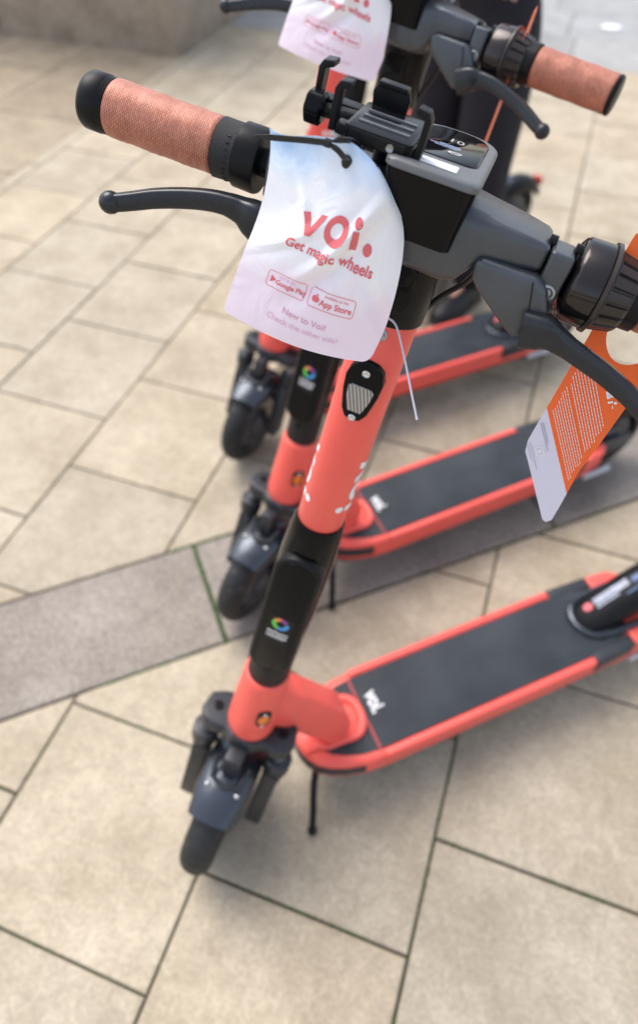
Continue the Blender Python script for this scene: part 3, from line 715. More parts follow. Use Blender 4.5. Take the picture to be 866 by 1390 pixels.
    wh = wheel(root, S @ Vector((wf, 0, hA)), U.col[0], U.col[1], U.col[2], name='wheel')
    # front mudguard
    rings = []
    for k in range(17):
        ph = R_(51+104*k/16); tap = 1-.12*max(0, 1-k/3.)
        ring = []
        for q in range(13):
            t = PI*q/12; r = .131+.012*math.sin(t)**.7*(1 if q else 1); l_ = .0460*math.cos(t)*tap
            r = .112+.035*(math.sin(t)**.62 if 0 < q < 12 else 0)
            ring.append((wf+r*math.cos(ph), l_, hA+r*math.sin(ph)))
        for q in range(12, -1, -1):
            t = PI*q/12; r = .109+.035*(math.sin(t)**.62 if 0 < q < 12 else 0); l_ = .0440*math.cos(t)*tap
            ring.append((wf+r*math.cos(ph), l_, hA+r*math.sin(ph)))
        rings.append(ring)
    fm = MB().loft(rings, S).build('front_mudguard', M_fend, root, sharp=70)
    for s in (-1, 1): MB().ball((wf+.044, s*.026, hA+.1385), .0046, S).build('bolt', M_silver, fm)
    MB().box((.052, 0, -.055), (.035, .030, .05), S, bev=.006).tube([(.052, -.028, -.066), (.075, -.024, -.088), (.085, 0, -.09), (.075, .024, -.088), (.052, .028, -.066)], .005, S, n=8).build('guard_bracket', M_fork, fm)
    # ---- kickstand (down, on the left side)
    MB().tube(crom([(.105, -.028, .105), (.082, -.062, .080), (.068, -.092, .040), (.056, -.116, .0085)], 5), .0068, n=12).ball((.0555, -.117, .0095), .0095).build('kickstand', M_black, root)
    # ---- rear wheel and mudguard
    RC = Vector((.915, 0, .1268))
    wheel(root, RC, Vector((1, 0, 0)), Vector((0, -1, 0)), Vector((0, 0, 1)), name='wheel')
    path = [(.703, .166, .020, .006), (.715, .178, .031, .014), (.745, .198, .038, .024), (.80, .230, .0425, .036), (.86, .257, .044, .045), (.92, .268, .0435, .050), (.975, .262, .042, .050), (1.02, .240, .040, .045), (1.052, .205, .036, .038), (1.066, .18, .032, .03)]
    pp = crom([Vector((a, c, b)) for a, b, c, d in path], 3); rings = []
    dd = crom([Vector((d, 0, 0)) for a, b, c, d in path], 3)
    for i, p in enumerate(pp):
        t = (pp[min(i+1, len(pp)-1)]-pp[max(i-1, 0)]); tx_, tz_ = t.x, t.z; L = math.hypot(tx_, tz_); nx, nz = -tz_/L, tx_/L; w_ = p.y; dep = dd[i].x
        ring = []
        for q in range(13):
            a = PI*q/12; o = -dep+dep*(math.sin(a)**.6 if 0 < q < 12 else 0); ring.append((p.x+nx*o, w_*math.cos(a), p.z+nz*o))
        for q in range(12, -1, -1):
            a = PI*q/12; o = -dep-.002+(dep)*(math.sin(a)**.6 if 0 < q < 12 else 0); ring.append((p.x+nx*o, (w_-.003)*math.cos(a), p.z+nz*o))
        rings.append(ring)
    rm = MB().loft(rings).build('rear_mudguard', M_black, root, sharp=70)
    MB().tube(crom([(.83, -.050, .166), (.76, -.048, .165), (.715, -.036, .165), (.698, 0, .165), (.715, .036, .165), (.76, .048, .165), (.83, .050, .166)], 5), .0075, n=8).build('mudguard_foot', M_fend, rm)
    for s in (-1, 1): MB().box((.90, s*.052, .135), (.13, .012, .05), bev=.005).build('wheel_bracket', M_grey, root)
    def onf(x, y):   # a point on the mudguard's near shoulder; x along, y across
        i = min(range(len(pp)), key=lambda k: abs(pp[k].x-x)); j = min(i+1, len(pp)-1); i = j-1
        f = (x-pp[i].x)/(pp[j].x-pp[i].x); p = pp[i].lerp(pp[j], f); dep = dd[i].x+(dd[j].x-dd[i].x)*f
        c = max(-.98, min(.98, y/p.y)); a = math.acos(c); o = -dep+dep*math.sin(a)**.6
        t = pp[j]-pp[i]; L = math.hypot(t.x, t.z); return (p.x-t.z/L*(o+.0012), y, p.z+t.x/L*(o+.0012))
    flat_print([disc(.732, .012, .0085)], 'print', M_redp, rm, onf, grid=.004)
    flat_print([rect(.745, .815, .005, .020), rect(.745, .79, -.002, .002)], 'print', M_dimw, rm, onf, grid=.004)
    flat_print([rect(.823, .90, .004, .016), rect(.80, .90, -.010, -.007)], 'print', M_dimb, rm, onf, grid=.004)
    tb = MB().box((1.062, 0, .215), (.02, .04, .028), bev=.005).build('tail_light', M_redlens, rm)
    # ---- phone mount
    if phone: phone_mount(root, B)
    return root, B
M_fabric = mat('black_fabric', (.02, .02, .022), .75, bump=.5, bscale=700)
M_wrapcap = M_black
M_gloss2 = mat('satin_black_shell', (.005, .0052, .0062), .2, spec=.15, bump=.04, bscale=900, rvar=.08, vscale=35)
M_redlens = mat('red_lens', (.5, .02, .02), .2, coat=.5)
mat_seam = mat('seam_red', (.42, .045, .055), .5)
M_dimw = mat('worn_white_print', (.36, .38, .46), .5, var=.4, vscale=120); M_dimb = mat('worn_blue_print', (.10, .16, .32), .5, var=.4, vscale=120)
M_dim = mat('dim_display_print', (.38, .39, .40), .4)
def phone_mount(root, B):
    D = B @ Matrix.Translation((.0, -.036, .058)) @ Matrix.Rotation(R_(4), 4, 'Y')
    # platform: y along the bar, x forward
    pl = MB().prism(rrect(-.012, .046, -.026, .022, .003, 2), -.006, .004, D, bev=.0015)
    ro = pl.build('phone_mount', M_gloss2, root, sharp=40)
    for x_ in (.008, .020, .032): MB().box((x_, -.002, .0046), (.0012, .036, .0012), D).build('rail', M_steel, ro)
    MB().box((.0466, -.002, -.001), (.0015, .040, .0075), D, bev=.0004).build('edge_plate', M_black, ro)
    MB().lathe([(0, .0026), (.0014, .0026), (.0006, .0012)], D @ Matrix.Translation((.0472, .008, -.001)), 12).build('screw', M_steel, ro)
    def claw(x0, x1, y, sgn, hgt, base):
        # a curved jaw: rises, then hooks inwards
        prof = [(0, -.004), (sgn*.0052, -.004), (sgn*.0056, hgt*.8), (sgn*.003, hgt), (-sgn*.0050, hgt+.001), (-sgn*.0055, hgt-.003), (sgn*.0008, hgt-.005), (sgn*.0010, .004)]
        c = MB().prism([(y+p[0], p[1]) for p in prof], x0, x1, D @ frame((0, 0, 0), (0, 1, 0), (0, 0, 1), (1, 0, 0)), bev=.0012)
        if base: c.box(((x0+x1)/2, (y+base)/2, -.001), (x1-x0, abs(y-base), .007), D, bev=.001)
        return c.build('jaw', M_black, ro, sharp=40)
    claw(.034, .045, -.0320, -1, .027, -.022)
    claw(-.006, .008, -.0560, -1, .025, -.024)
    claw(.034, .045, .0235, 1, .026, .018)
    # broad rear jaw standing across the back
    MB().prism([(-.010, -.004), (.014, -.004), (.016, .012), (.013, .019), (-.009, .019), (-.012, .012)], -.015, -.010, D @ frame((0, -.012, 0), (0, 1, 0), (0, 0, 1), (1, 0, 0)), bev=.0015).box((-.012, -.010, .018), (.010, .022, .004), D, bev=.0012).build('rear_jaw', M_black, ro, sharp=40)
    # clamp knob at the outer end and the foot that grips the bar
    kb = MB().lathe([(-.0635, .009), (-.062, .0115), (-.052, .0115), (-.050, .009)], D @ Matrix.Translation((.012, 0, -.004)) @ frame((0, 0, 0), (0, 1, 0), (0, 0, 1), (1, 0, 0)), 36, rfun=lambda t, x: 1-.07*(math.cos(t*6) > .3))
    kb.box((.012, -.056, -.004), (.017, .012, .014), D, bev=.002).build('knob', M_gloss2, ro, sharp=35)
    MB().tube([(.012, -.05, -.004), (.012, -.02, -.002)], .005, D, n=10).tube([(.0, -.002, -.005), (-.006, -.004, -.04), (-.010, -.006, -.056)], [.009, .008, .010], D, n=14).lathe([(-.012, .0155), (-.010, .0175), (.010, .0175), (.012, .0155)], D @ Matrix.Translation((0, -.02, -.058)) @ frame((0, 0, 0), (0, 1, 0), (0, 0, 1), (1, 0, 0)), 24).build('bar_clip', M_black, ro, sharp=50)

s_near, B0 = scooter('electric_scooter', (-.2487, .3854), 42.48, 47.74, 'nearest coral electric scooter, the one with a phone mount on its handlebar', phone=True)
s_mid, B1 = scooter('electric_scooter', (-.3734, .8592), 44.4, 33.8, 'second coral electric scooter from the front, between the nearest one and the blurred ones behind')
s_third, B2 = scooter('electric_scooter', (-.5856, 1.3194), 44.08, 37.7, 'third coral electric scooter from the front, its deck showing behind the nearest brake lever')
s_far, B3 = scooter('electric_scooter', (-.64, 1.86), 58.0, 8.0, 'farthest electric scooter, only its black rear end showing beside the standing person')
def wm(root, M): # world matrix of a bar frame
    return Matrix.Translation(root.location) @ Matrix.Rotation(root.rotation_euler[2], 4, 'Z') @ M
WB0, WB1, WB2, WB3 = wm(s_near, B0), wm(s_mid, B1), wm(s_third, B2), wm(s_far, B3)

# ------------------------------------------------------------------ hanging cards (bar-frame control grid of a softly bent card)
CARD = [[(0.045, -0.1126, 0.0391), (0.055, -0.0810, 0.0457), (0.056, -0.0480, 0.0510), (0.038, -0.0215, 0.0175)], [(0.055, -0.1048, -0.0004), (0.062, -0.0661, 0.003), (0.062, -0.0337, 0.0118), (0.04, -0.0022, 0.0008)], [(0.065, -0.1095, -0.0453), (0.07, -0.0696, -0.0442), (0.065, -0.0311, -0.047), (0.045, 0.0069, -0.0481)], [(0.07, -0.1162, -0.0941), (0.072, -0.0708, -0.0985), (0.066, -0.0296, -0.1006), (0.05, 0.004, -0.1019)]]
def lag(t):
    n = (0, 1/3., 2/3., 1.); o = []
    for i in range(4):
        v = 1.
        for j in range(4):
            if j != i: v *= (t-n[j])/(n[i]-n[j])
        o.append(v)
    return o
CW, CH = .118, .148
def card_pt(s, t, off=0.):
    def q(s, t):
        a = lag(s); b_ = lag(t); p = Vector((0, 0, 0))
        for i in range(4):
            for j in range(4): p += Vector(CARD[i][j])*b_[i]*a[j]
        # one crease running from the hole to the lower left, and slight waves
        d = (s-.58)*.62+(t-.13)*.42*1.5-.0
        ln = (s-.62)*.55+(t-.45)*.60; al = (t-.45)*.55-(s-.62)*.6
        p.x += .0062*max(0., 1-abs(ln)/.045)*math.exp(-(al/.22)**2)-.0045*max(0., 1-abs(ln-.075)/.05)*math.exp(-((al-.05)/.22)**2)+.0030*max(0., 1-abs(s*.5+t-.62)/.06)*math.exp(-((s-.25)/.2)**2)-.0026*max(0., 1-abs(t*.9-s+.28)/.07)*math.exp(-((t-.75)/.22)**2)+.0030*math.exp(-((s-.12-.5*t)/.035)**2)*math.exp(-((t-.30)/.10)**2)
        p.x += .0016*math.sin(s*7+t*5)*math.sin(t*9)-.003*math.exp(-((s-.30)/.10)**2-((t-.02)/.14)**2)
        return p
    p = q(s, t); e = .004; n = (q(s+e, t)-p).cross(q(s, t+e)-p)
    if n.x < 0: n = -n
    return p+n.normalized()*off
def make_card_obj(W, dl, dh, label, tie=True, rot=0., sc_=(1., 1., 1.)):
    loc = W @ Vector((.06, -.05+dl, .04+dh)); root = empty('promotional_card', loc); Li = Matrix.Translation(-loc)
    tag(root, label, 'card', 'white promotional cards tied to the handlebars')
    Rr = Matrix.Translation((0, -.05, .04)) @ Matrix.Rotation(R_(rot), 4, 'X') @ Matrix.Diagonal((*sc_, 1.)) @ Matrix.Translation((0, .05, -.04))
    F = lambda s, t, off=0.: Li @ W @ (Vector((0, dl, dh))+Rr @ card_pt(s, t, off))
    ns, ntt = 90, 112; vs = []; fs = []; uv = []
    hs_, ht_, hr = .555, .105, .0044
    def st(i, j):
        s, t = i/ns, j/ntt
        dx, dy = (s-hs_)*CW, (t-ht_)*CH; r = math.hypot(dx, dy)
        if hr*.35 < r < hr*1.45: k = hr*(1.0 if r < hr*1.2 else r/hr)/r; s, t = hs_+dx*k/CW, ht_+dy*k/CH
        t0 = max(0., s-.64)*.30; t = t0+(1-t0)*t
        # rounded lower corners
        for cx in (0, 1):
            ex = (s if cx == 0 else 1-s)*CW; ey = (1-t)*CH; rad = .007 if cx else .003
            if ex < rad and ey < rad:
                ux, uy = rad-ex, rad-ey; L = math.hypot(ux, uy); mxx = max(ux, uy)
                if L > 0: k = mxx/L; ex, ey = rad-ux*k, rad-uy*k; s = ex/CW if cx == 0 else 1-ex/CW; t = 1-ey/CH
        return s, t
    idx = {}
    for off in (0, 1):
        for j in range(ntt+1):
            for i in range(ns+1):
                s, t = st(i, j); idx[(i, j, off)] = len(vs); vs.append(F(s, t, -.0004*off)); uv.append((s, t))
    def hole(i, j): return math.hypot(((i+.5)/ns-hs_)*CW, ((j+.5)/ntt-ht_)*CH) < hr*.9
    for j in range(ntt):
        for i in range(ns):
            if hole(i, j): continue
            a = [idx[(i, j, 0)], idx[(i+1, j, 0)], idx[(i+1, j+1, 0)], idx[(i, j+1, 0)]]; fs.append(a)
            fs.append([idx[(i, j+1, 1)], idx[(i+1, j+1, 1)], idx[(i+1, j, 1)], idx[(i, j, 1)]])
            for (di, dj, p, q) in ((-1, 0, (i, j), (i, j+1)), (1, 0, (i+1, j+1), (i+1, j)), (0, -1, (i+1, j), (i, j)), (0, 1, (i, j+1), (i+1, j+1))):
                ii, jj = i+di, j+dj
                if ii < 0 or jj < 0 or ii >= ns or jj >= ntt or hole(ii, jj): fs.append([idx[p+(0,)], idx[q+(0,)], idx[q+(1,)], idx[p+(1,)]])
    mb = MB().add(vs, fs, I4, [[uv[k] for k in f] for f in fs]); sheet = mb.build('card_sheet', M_card, root, sharp=60)
    pr = lambda x, y: F(x/CW, -y/CH, .00045)      # x right, y up, metres, from the card's top left corner
    def T(txt, size, x, y, mt, bold=0., space=1., grid=.002, rot_=0.): return flat_print([shift(text_geo(txt, size, bold, 'CENTER', space), x, y, 1., R_(rot_))], 'print', mt, sheet, pr, grid=grid)
    logo = [([(-.0185, .0120), (-.0144, .0120), (-.0107, .0042), (-.0068, .0120), (-.0030, .0120), (-.0089, 0), (-.0124, 0)], [[0, 1, 2, 6], [2, 3, 4, 5], [2, 5, 6]]),
            ringg(.0055, .0064, .0039, .0076, 0, 360, 40), rect(.0160, .0194, .0002, .0102), disc(.0178, .0138, .0026), disc(.0262, .0024, .0029)]
    flat_print([shift(g, .0555, -.0690, 1.32, R_(-8)) for g in logo], 'print', M_redp, sheet, pr, grid=.0018)
    T('Get magic wheels', .0100, .0625, -.0820, M_redp, .00022, rot_=-7)
    flat_print([outline(.0240, .0545, -.1135, -.1010, .0004, .0022), outline(.0575, .0925, -.1135, -.1010, .0004, .0022), ([(.0270, -.1045), (.0270, -.1100), (.0312, -.1072)], [[0, 1, 2]])], 'print', M_redp, sheet, pr, grid=.004)
    T('GET IT ON', .0028, .0395, -.1048, M_pinkp, 0, 1., 0); T('Google Play', .0052, .0432, -.1098, M_redp, .00008, .95)
    T('Available on the', .0028, .0780, -.1047, M_redp, 0, 1., 0); T('App Store', .0058, .0785, -.1105, M_redp, .00012)
    ap = [disc(.0622, -.1076, .0021, 14), disc(.0639, -.1076, .0019, 14), shift(disc(0, 0, .0007, 8), .0636, -.1049)]
    flat_print(ap, 'print', M_redp, sheet, pr, grid=0)
    T('New to Voi?', .0066, .0590, -.1270, M_pinkp, .00008); T('Check the other side!', .0062, .0590, -.1350, M_pinkp2, .00004)
    # black cable tie through the hole
    W2 = Li @ W @ Matrix.Translation((0, dl, dh))
    def strap(pts, w_, t_):
        P = crom(pts, 5); rings = []
        for i, p in enumerate(P):
            tt = (P[min(i+1, len(P)-1)]-P[max(i-1, 0)]).normalized(); n_ = Vector((1, 0, 0)); n_ = (n_-n_.dot(tt)*tt).normalized(); b_ = tt.cross(n_)
            k = min(1, .35+i*.2) if True else 1
            rings.append([p+b_*w_*k+n_*t_, p-b_*w_*k+n_*t_, p-b_*w_*k-n_*t_, p+b_*w_*k-n_*t_])
        return rings
    tr = MB().loft(strap([(.0580, -.1180, .0350), (.0622, -.0990, .0405), (.0662, -.0812, .0458), (.070, -.0640, .0505)], .0019, .0006), W2)
    tr.loft(strap([(.070, -.064, .0502), (.070, -.057, .0485), (.0675, -.0525, .0450), (.062, -.0510, .0420), (.052, -.0500, .0400), (.040, -.0490, .042)], .0018, .0006), W2)
    tr.loft(strap([(.068, -.0625, .0515), (.064, -.056, .0535), (.054, -.0515, .0520), (.044, -.049, .048), (.040, -.0490, .042)], .0018, .0006), W2)
    hp_ = card_pt(hs_, ht_, .0006); tr.ball(tuple(hp_+Vector((0, 0, -.001))), .0040, W2, n=14, sq=(.35, .85, 1.15))
    tie_o = tr.build('cable_tie', M_cable, root, sharp=30)
    MB().box((.0705, -.0640, .0505), (.0045, .0048, .0050), W2 @ Matrix.Translation((0, 0, 0)), bev=.0008).build('tie_head', M_cable, tie_o)
    return root
M_pinkp2 = mat('pale_pink_print', (.80, .50, .66), .6)
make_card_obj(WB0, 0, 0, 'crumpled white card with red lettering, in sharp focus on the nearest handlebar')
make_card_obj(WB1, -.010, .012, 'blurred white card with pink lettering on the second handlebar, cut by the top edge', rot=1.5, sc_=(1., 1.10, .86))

# ------------------------------------------------------------------ orange hang tags
TAGO = [(.1483, .042), (.1478, .0269), (.1530, .0087), (.1556, -.0378), (.1553, -.095), (.1551, -.1474), (.1580, -.1590), (.164, -.1669), (.2040, -.2230), (.2080, -.2245), (.2116, -.2198), (.2110, -.2050), (.2067, -.1845), (.2095, -.12), (.2111, -.0663), (.2190, -.030), (.2190, .020), (.205, .045), (.175, .055), (.157, .052)]
def make_tag(W, label, M2=I4, a_fn=None):
    loc = W @ Vector((0, .18, .02)); root = empty('hang_tag', loc); Li = Matrix.Translation(-loc) @ W @ M2
    tag(root, label, 'tag', 'orange hang tags hooked over the grips')
    AX = lambda x, y: Li @ Vector((0.010+.6*(y+.03)*0.0, x, y))
    # outline ring with the round hook hole through which the grip passes
    n = 48; cen = (.187, .000); 
    def ray_hit(th):
        dx, dy = math.cos(th), math.sin(th); best = None
        for i in range(len(TAGO)):
            (x0, y0), (x1, y1) = TAGO[i], TAGO[(i+1) % len(TAGO)]; ex, ey = x1-x0, y1-y0; den = dx*ey-dy*ex
            if abs(den) < 1e-12: continue
            t = ((x0-cen[0])*ey-(y0-cen[1])*ex)/den; u = ((x0-cen[0])*dy-(y0-cen[1])*dx)/den
            if 0 <= u <= 1 and t > 0 and (best is None or t > best): best = t
        return (cen[0]+dx*best, cen[1]+dy*best)
    ths = sorted(set([2*PI*k/n for k in range(n)]+[math.atan2(y-cen[1], x-cen[0]) % (2*PI) for x, y in TAGO]))
    outp = [ray_hit(t) for t in ths]
    def hole_pt(t):
        return (cen[0]-.004+(.0225)*math.cos(t), cen[1]-.012+(.036)*math.sin(t)) if False else (cen[0]+.0235*math.cos(t), cen[1]-.013+.038*math.sin(t))
    inp = [hole_pt(t) for t in ths]; N = len(ths)
    def poly_mesh(o0, o1, x_off):
        vs = [(x_off, *p) for p in o0]+[(x_off, *p) for p in o1]+[(x_off-.0005, *p) for p in o0]+[(x_off-.0005, *p) for p in o1]; fs = []
        for k in range(N):
            q = (k+1) % N
            fs += [[k, q, N+q, N+k], [2*N+k, 3*N+k, 3*N+q, 2*N+q], [k, 2*N+k, 2*N+q, q], [N+k, N+q, 3*N+q, 3*N+k]]
        return vs, fs
    vs, fs = poly_mesh(outp, inp, .0)
    # hand split: the lilac-white foot of the tag is its own part
    bm = bmesh.new(); kk = [bm.verts.new(v) for v in vs]
    for f in fs:
        try: bm.faces.new([kk[i] for i in f])
        except ValueError: pass
    p0 = Vector((0, .1560, -.1115)); p1 = Vector((0, .2060, -.1802)); dn = (p1-p0).normalized(); nn = Vector((0, -dn.z, dn.y))
    bmesh.ops.triangulate(bm, faces=bm.faces)
    for nm, mt_, sgn in (('tag_sheet', M_orange, 1), ('tag_foot', M_tagwhite, -1)):
        c = bm.copy(); bmesh.ops.bisect_plane(c, geom=c.verts[:]+c.edges[:]+c.faces[:], plane_co=p0, plane_no=nn*sgn, clear_inner=True, dist=1e-7)
        c.verts.index_update(); mb = MB().add([tuple(v.co) for v in c.verts], [[v.index for v in f.verts] for f in c.faces], Li); c.free()
        o = mb.build(nm, mt_, root, sharp=30)
        if sgn == 1: sheet = o
        else: foot = o
    bm.free()
    # lettering: rows of small print parallel to the colour border
    d2 = (dn.y, dn.z); n2 = (nn.y, nn.z)
    def put(shapes, mt_, par): return flat_print(shapes, 'print', mt_, par, lambda x, y: Li @ Vector((.0006, p0.y+d2[0]*x+n2[0]*y, p0.z+d2[1]*x+n2[1]*y)), grid=0)
    rows_ = []
    def inside(x, y, m_=.004):
        py, pz = p0.y+d2[0]*x+n2[0]*y, p0.z+d2[1]*x+n2[1]*y; lo = .1556+m_; hi = .2090-m_+.0*(pz)
        return lo < py < hi and math.hypot((py-cen[0])/.0235, (pz-cen[1]+.013)/.038) > 1.12
    for blk_ in ((.0045, .0190, 8), (.0230, .0410, 9)):
        for r in range(blk_[2]):
            y = blk_[0]+(blk_[1]-blk_[0])*r/(blk_[2]-1); x = -.05; ln_ = .0; end = .085-random.uniform(0, .012)
            while x < end:
                wd = random.uniform(.0012, .0042)
                if inside(x, y) and inside(x+wd, y) : rows_.append(rect(x, x+wd, y-.0004, y+.0004))
                x += wd+.0006
    put(rows_, M_tagtext, sheet)
    put([disc(-.004, .0515, .0024, 8), rect(-.008, -.001, .0475, .0500), disc(.004, .0530, .0013, 8), rect(.0015, .0035, .0475, .0515), rect(.006, .009, .0500, .0508)], M_white, sheet)
    put([shift(rect(0, .022, -.0060, -.0052), .012, 0), shift(rect(0, .030, -.0078, -.0070), .012, 0), shift(rect(0, .030, -.0205, -.0200), .030, 0), shift(rect(0, .020, -.0230, -.0225), .030, 0)], M_tagwhite2, foot)
    put([outline(.036, .046, -.0175, -.0105, .0012, .002), rect(.039, .043, -.0155, -.0125)], M_white, foot)
    return root
M_tagwhite2 = mat('tag_grey_print', (.42, .40, .50), .6)
make_tag(WB0, 'orange and white hang tag covered in small print, cut by the right edge')
make_tag(WB1, 'blurred thin orange hang tag seen almost edge-on behind the second grip', Matrix.Translation((-.012, .150, 0)) @ Matrix.Rotation(R_(-78), 4, 'Z') @ Matrix.Rotation(R_(12), 4, 'X') @ Matrix.Translation((0, -.186, 0)))
# white cable tie end showing under the near card: looped round the stem, tail hanging free
tloc = WB0 @ Vector((0, 0, -.09)); tie = empty('cable_tie', tloc); Lt = Matrix.Translation(-tloc) @ WB0
tag(tie, 'thin translucent white cable tie tail sticking out below the near white card', 'cable tie')
cx0 = -OFF
MB().tube([(cx0+.0285*math.cos(t*PI/12), .0285*math.sin(t*PI/12), -.092) for t in range(24)], .0009, Lt, n=6, closed=True).build('tie_loop', M_nylon, tie)
MB().tube(crom([(cx0+.0290, .002, -.090), (-.002, .012, -.091), (.018, .028, -.104), (.040, .046, -.122), (.0545, .0575, -.1330)], 5), [.0010]*20+[.0013], Lt, n=6).build('tie_tail', M_nylon, tie)

# ------------------------------------------------------------------ person standing behind the third scooter
def skinned(name, nodes, edges, material, parent, levels=2):
    me = bpy.data.meshes.new(name); ks = list(nodes.keys()); ix = {k: i for i, k in enumerate(ks)}
    me.from_pydata([nodes[k][0] for k in ks], [(ix[a], ix[b_]) for a, b_ in edges], [])
    o = bpy.data.objects.new(name, me); COL.objects.link(o); o.parent = parent
    sk = o.modifiers.new('Skin', 'SKIN'); sk.use_smooth_shade = True
    for i, k in enumerate(ks):
        r = nodes[k][1]; me.skin_vertices[0].data[i].radius = r if isinstance(r, tuple) else (r, r); me.skin_vertices[0].data[i].use_root = (i == 0)
    sb = o.modifiers.new('Subdivision', 'SUBSURF'); sb.levels = levels; sb.render_levels = levels
    dg = bpy.context.evaluated_depsgraph_get(); m2 = bpy.data.meshes.new_from_object(o.evaluated_get(dg)); o.modifiers.clear(); o.data = m2; bpy.data.meshes.remove(me)
    m2.materials.clear(); m2.materials.append(material); m2.shade_smooth()
    return o
M_skin = mat('skin', (.60, .33, .24), .5, var=.06, vscale=15)
M_trouser = mat('navy_black_trousers', (.010, .010, .017), .8, bump=.6, bscale=90, var=.25, vscale=20)
M_jacket = mat('dark_jacket', (.012, .014, .022), .75, bump=.5, bscale=120, var=.2, vscale=14)
M_hair = mat('brown_hair', (.05, .03, .018), .6, bump=.8, bscale=120)
M_shoe = mat('black_shoe', (.015, .015, .018), .5); M_sole = mat('shoe_sole', (.05, .05, .05), .6)
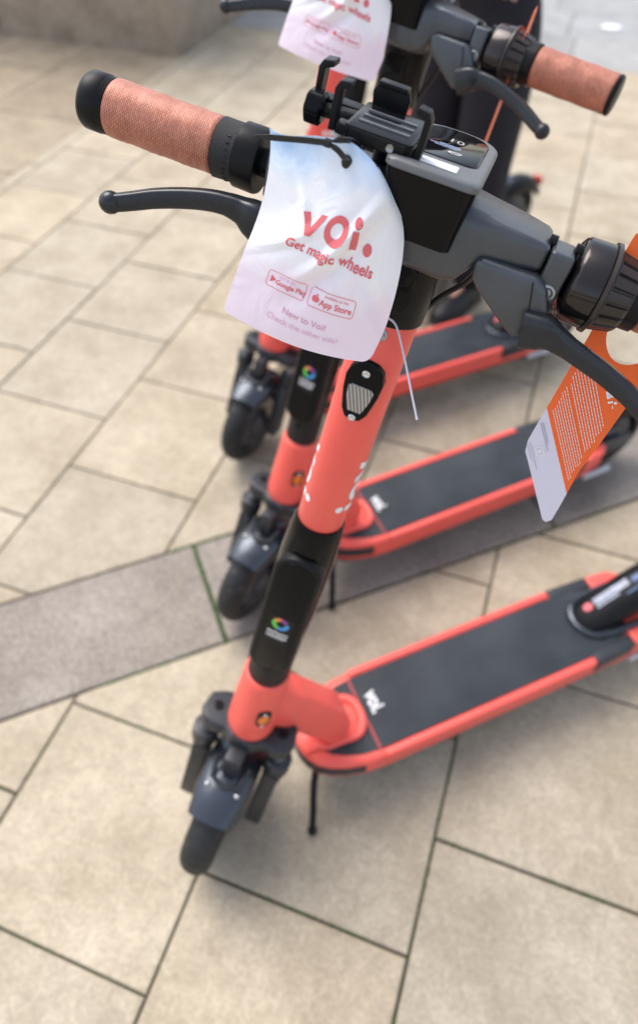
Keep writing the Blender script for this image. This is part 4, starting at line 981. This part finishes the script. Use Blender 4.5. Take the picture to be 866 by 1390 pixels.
def person(loc, rz, label):
    # local frame: facing -Y, z up, x = person's left
    root = empty('person', (loc[0], loc[1], 0), rz); tag(root, label, 'person')
    N = {'pelvis': ((0, 0, .92), (.135, .10)), 'waist': ((0, .0, 1.05), (.125, .09)), 'chest': ((0, .01, 1.25), (.150, .105)), 'upchest': ((0, .015, 1.38), (.145, .085)), 'neck': ((0, .01, 1.47), .055), 'head0': ((0, -.005, 1.55), .07), 'head1': ((0, -.005, 1.63), .090), 'head2': ((0, .005, 1.70), .075),
         'nose': ((0, -.095, 1.605), .018)}
    E = [('pelvis', 'waist'), ('waist', 'chest'), ('chest', 'upchest'), ('upchest', 'neck'), ('neck', 'head0'), ('head0', 'head1'), ('head1', 'head2'), ('head1', 'nose')]
    for s, nm in ((1, 'L'), (-1, 'R')):
        N.update({'hip'+nm: ((s*.09, 0, .86), .085), 'knee'+nm: ((s*.10, -.02, .48), .052), 'calf'+nm: ((s*.105, .015, .34), .050), 'ank'+nm: ((s*.11, .02, .09), .030), 'toe'+nm: ((s*.115, -.12, .042), .020),
                  'sh'+nm: ((s*.185, .01, 1.37), .055), 'elb'+nm: ((s*.225, .03, 1.10), .040), 'wri'+nm: ((s*.075, -.19, 1.01), .026), 'palm'+nm: ((s*.035, -.225, 1.00), (.034, .016))})
        E += [('pelvis', 'hip'+nm), ('hip'+nm, 'knee'+nm), ('knee'+nm, 'calf'+nm), ('calf'+nm, 'ank'+nm), ('ank'+nm, 'toe'+nm), ('upchest', 'sh'+nm), ('sh'+nm, 'elb'+nm), ('elb'+nm, 'wri'+nm), ('wri'+nm, 'palm'+nm)]
        for k in range(4):
            a = ('f%d'+nm) % k; z = 1.03-.02*k; L = (.045, .052, .048, .038)[k]
            N[a+'a'] = ((s*.012, -.245, z-.006), .010); N[a+'b'] = ((-s*.012, -.255-.006*k*.3, z-.016), .009); N[a+'c'] = ((-s*(L-.012), -.238, z-.024), .008)
            E += [('palm'+nm, a+'a'), (a+'a', a+'b'), (a+'b', a+'c')]
        N['t'+nm+'a'] = ((s*.045, -.245, 1.035), .011); N['t'+nm+'b'] = ((s*.020, -.265, 1.050), .009); E += [('palm'+nm, 't'+nm+'a'), ('t'+nm+'a', 't'+nm+'b')]
    body = skinned('body', N, E, M_skin, root, 2)
    T = {}; TE = []
    T['p'] = ((0, 0, .93), (.150, .112)); T['w'] = ((0, 0, 1.03), (.140, .105)); TE.append(('p', 'w'))
    for s, nm in ((1, 'L'), (-1, 'R')):
        T.update({'h'+nm: ((s*.09, 0, .84), .112), 'th'+nm: ((s*.092, -.01, .66), .104), 'k'+nm: ((s*.094, -.02, .48), .092), 'c'+nm: ((s*.10, .01, .28), .086), 'a'+nm: ((s*.11, .015, .055), .078)})
        TE += [('p', 'h'+nm), ('h'+nm, 'th'+nm), ('th'+nm, 'k'+nm), ('k'+nm, 'c'+nm), ('c'+nm, 'a'+nm)]
    skinned('trousers', T, TE, M_trouser, root, 2)
    J = {'b': ((0, 0, .93), (.165, .128)), 'w': ((0, 0, 1.08), (.148, .112)), 'c': ((0, .01, 1.26), (.168, .122)), 'u': ((0, .012, 1.385), (.150, .098)), 'n': ((0, .01, 1.475), .064)}
    JE = [('b', 'w'), ('w', 'c'), ('c', 'u'), ('u', 'n')]
    for s, nm in ((1, 'L'), (-1, 'R')):
        J.update({'s'+nm: ((s*.190, .01, 1.365), .070), 'e'+nm: ((s*.228, .03, 1.10), .056), 'f'+nm: ((s*.16, -.075, 1.055), .048), 'w'+nm: ((s*.100, -.160, 1.020), .040)})
        JE += [('u', 's'+nm), ('s'+nm, 'e'+nm), ('e'+nm, 'f'+nm), ('f'+nm, 'w'+nm)]
    skinned('jacket', J, JE, M_jacket, root, 2)
    hb = MB(); hb.ball((0, .018, 1.665), .098, n=24, sq=(.93, 1.02, .95)); hr_ = hb.build('hair', M_hair, root)
    bm = bmesh.new(); bm.from_mesh(hr_.data)
    bmesh.ops.delete(bm, geom=[v for v in bm.verts if (v.co.y < -.045 and v.co.z < 1.70) or v.co.z < 1.58], context='VERTS'); bm.to_mesh(hr_.data); bm.free()
    eb = MB()
    for s in (-1, 1): eb.ball((s*.032, -.082, 1.625), .012, sq=(1.1, .6, .7))
    eb.build('eyes', M_shoe, body)
    MB().ball((0, -.086, 1.565), .018, sq=(1.3, .35, .35)).build('mouth', mat('lips', (.45, .15, .13), .5), body)
    ears = MB()
    for s in (-1, 1): ears.ball((s*.088, .005, 1.61), .026, sq=(.35, .7, 1.1))
    ears.build('ears', M_skin, body)
    for s in (-1, 1):
        f = MB(); rings = []
        for y, w_, h_ in ((.075, .028, .05), (.06, .036, .075), (.02, .040, .095), (-.03, .042, .085), (-.09, .048, .062), (-.14, .046, .050), (-.175, .034, .038), (-.19, .018, .028)):
            rings.append([(s*(.112-.05*y)+w_*math.cos(a), y, .022+(h_-.01)*max(-.12, math.sin(a))) for a in [2*PI*k/16 for k in range(16)]])
        sh = f.loft(rings).build('shoe', M_shoe, root, sharp=70)
        so_ = MB().prism([(s*(.112-.05*y)+sx*(w_+.004), y) for y, w_, sx in ((.082, .02, -1), (.06, .036, -1), (-.03, .042, -1), (-.09, .048, -1), (-.15, .044, -1), (-.192, .022, -1), (-.192, .022, 1), (-.15, .044, 1), (-.09, .048, 1), (-.03, .042, 1), (.06, .036, 1), (.082, .02, 1))], .001, .022, bev=.004).build('sole', M_sole, sh)
    return root
person((-.31, 2.22), R_(-25), 'person in dark trousers and jacket standing behind the scooters with hands together')
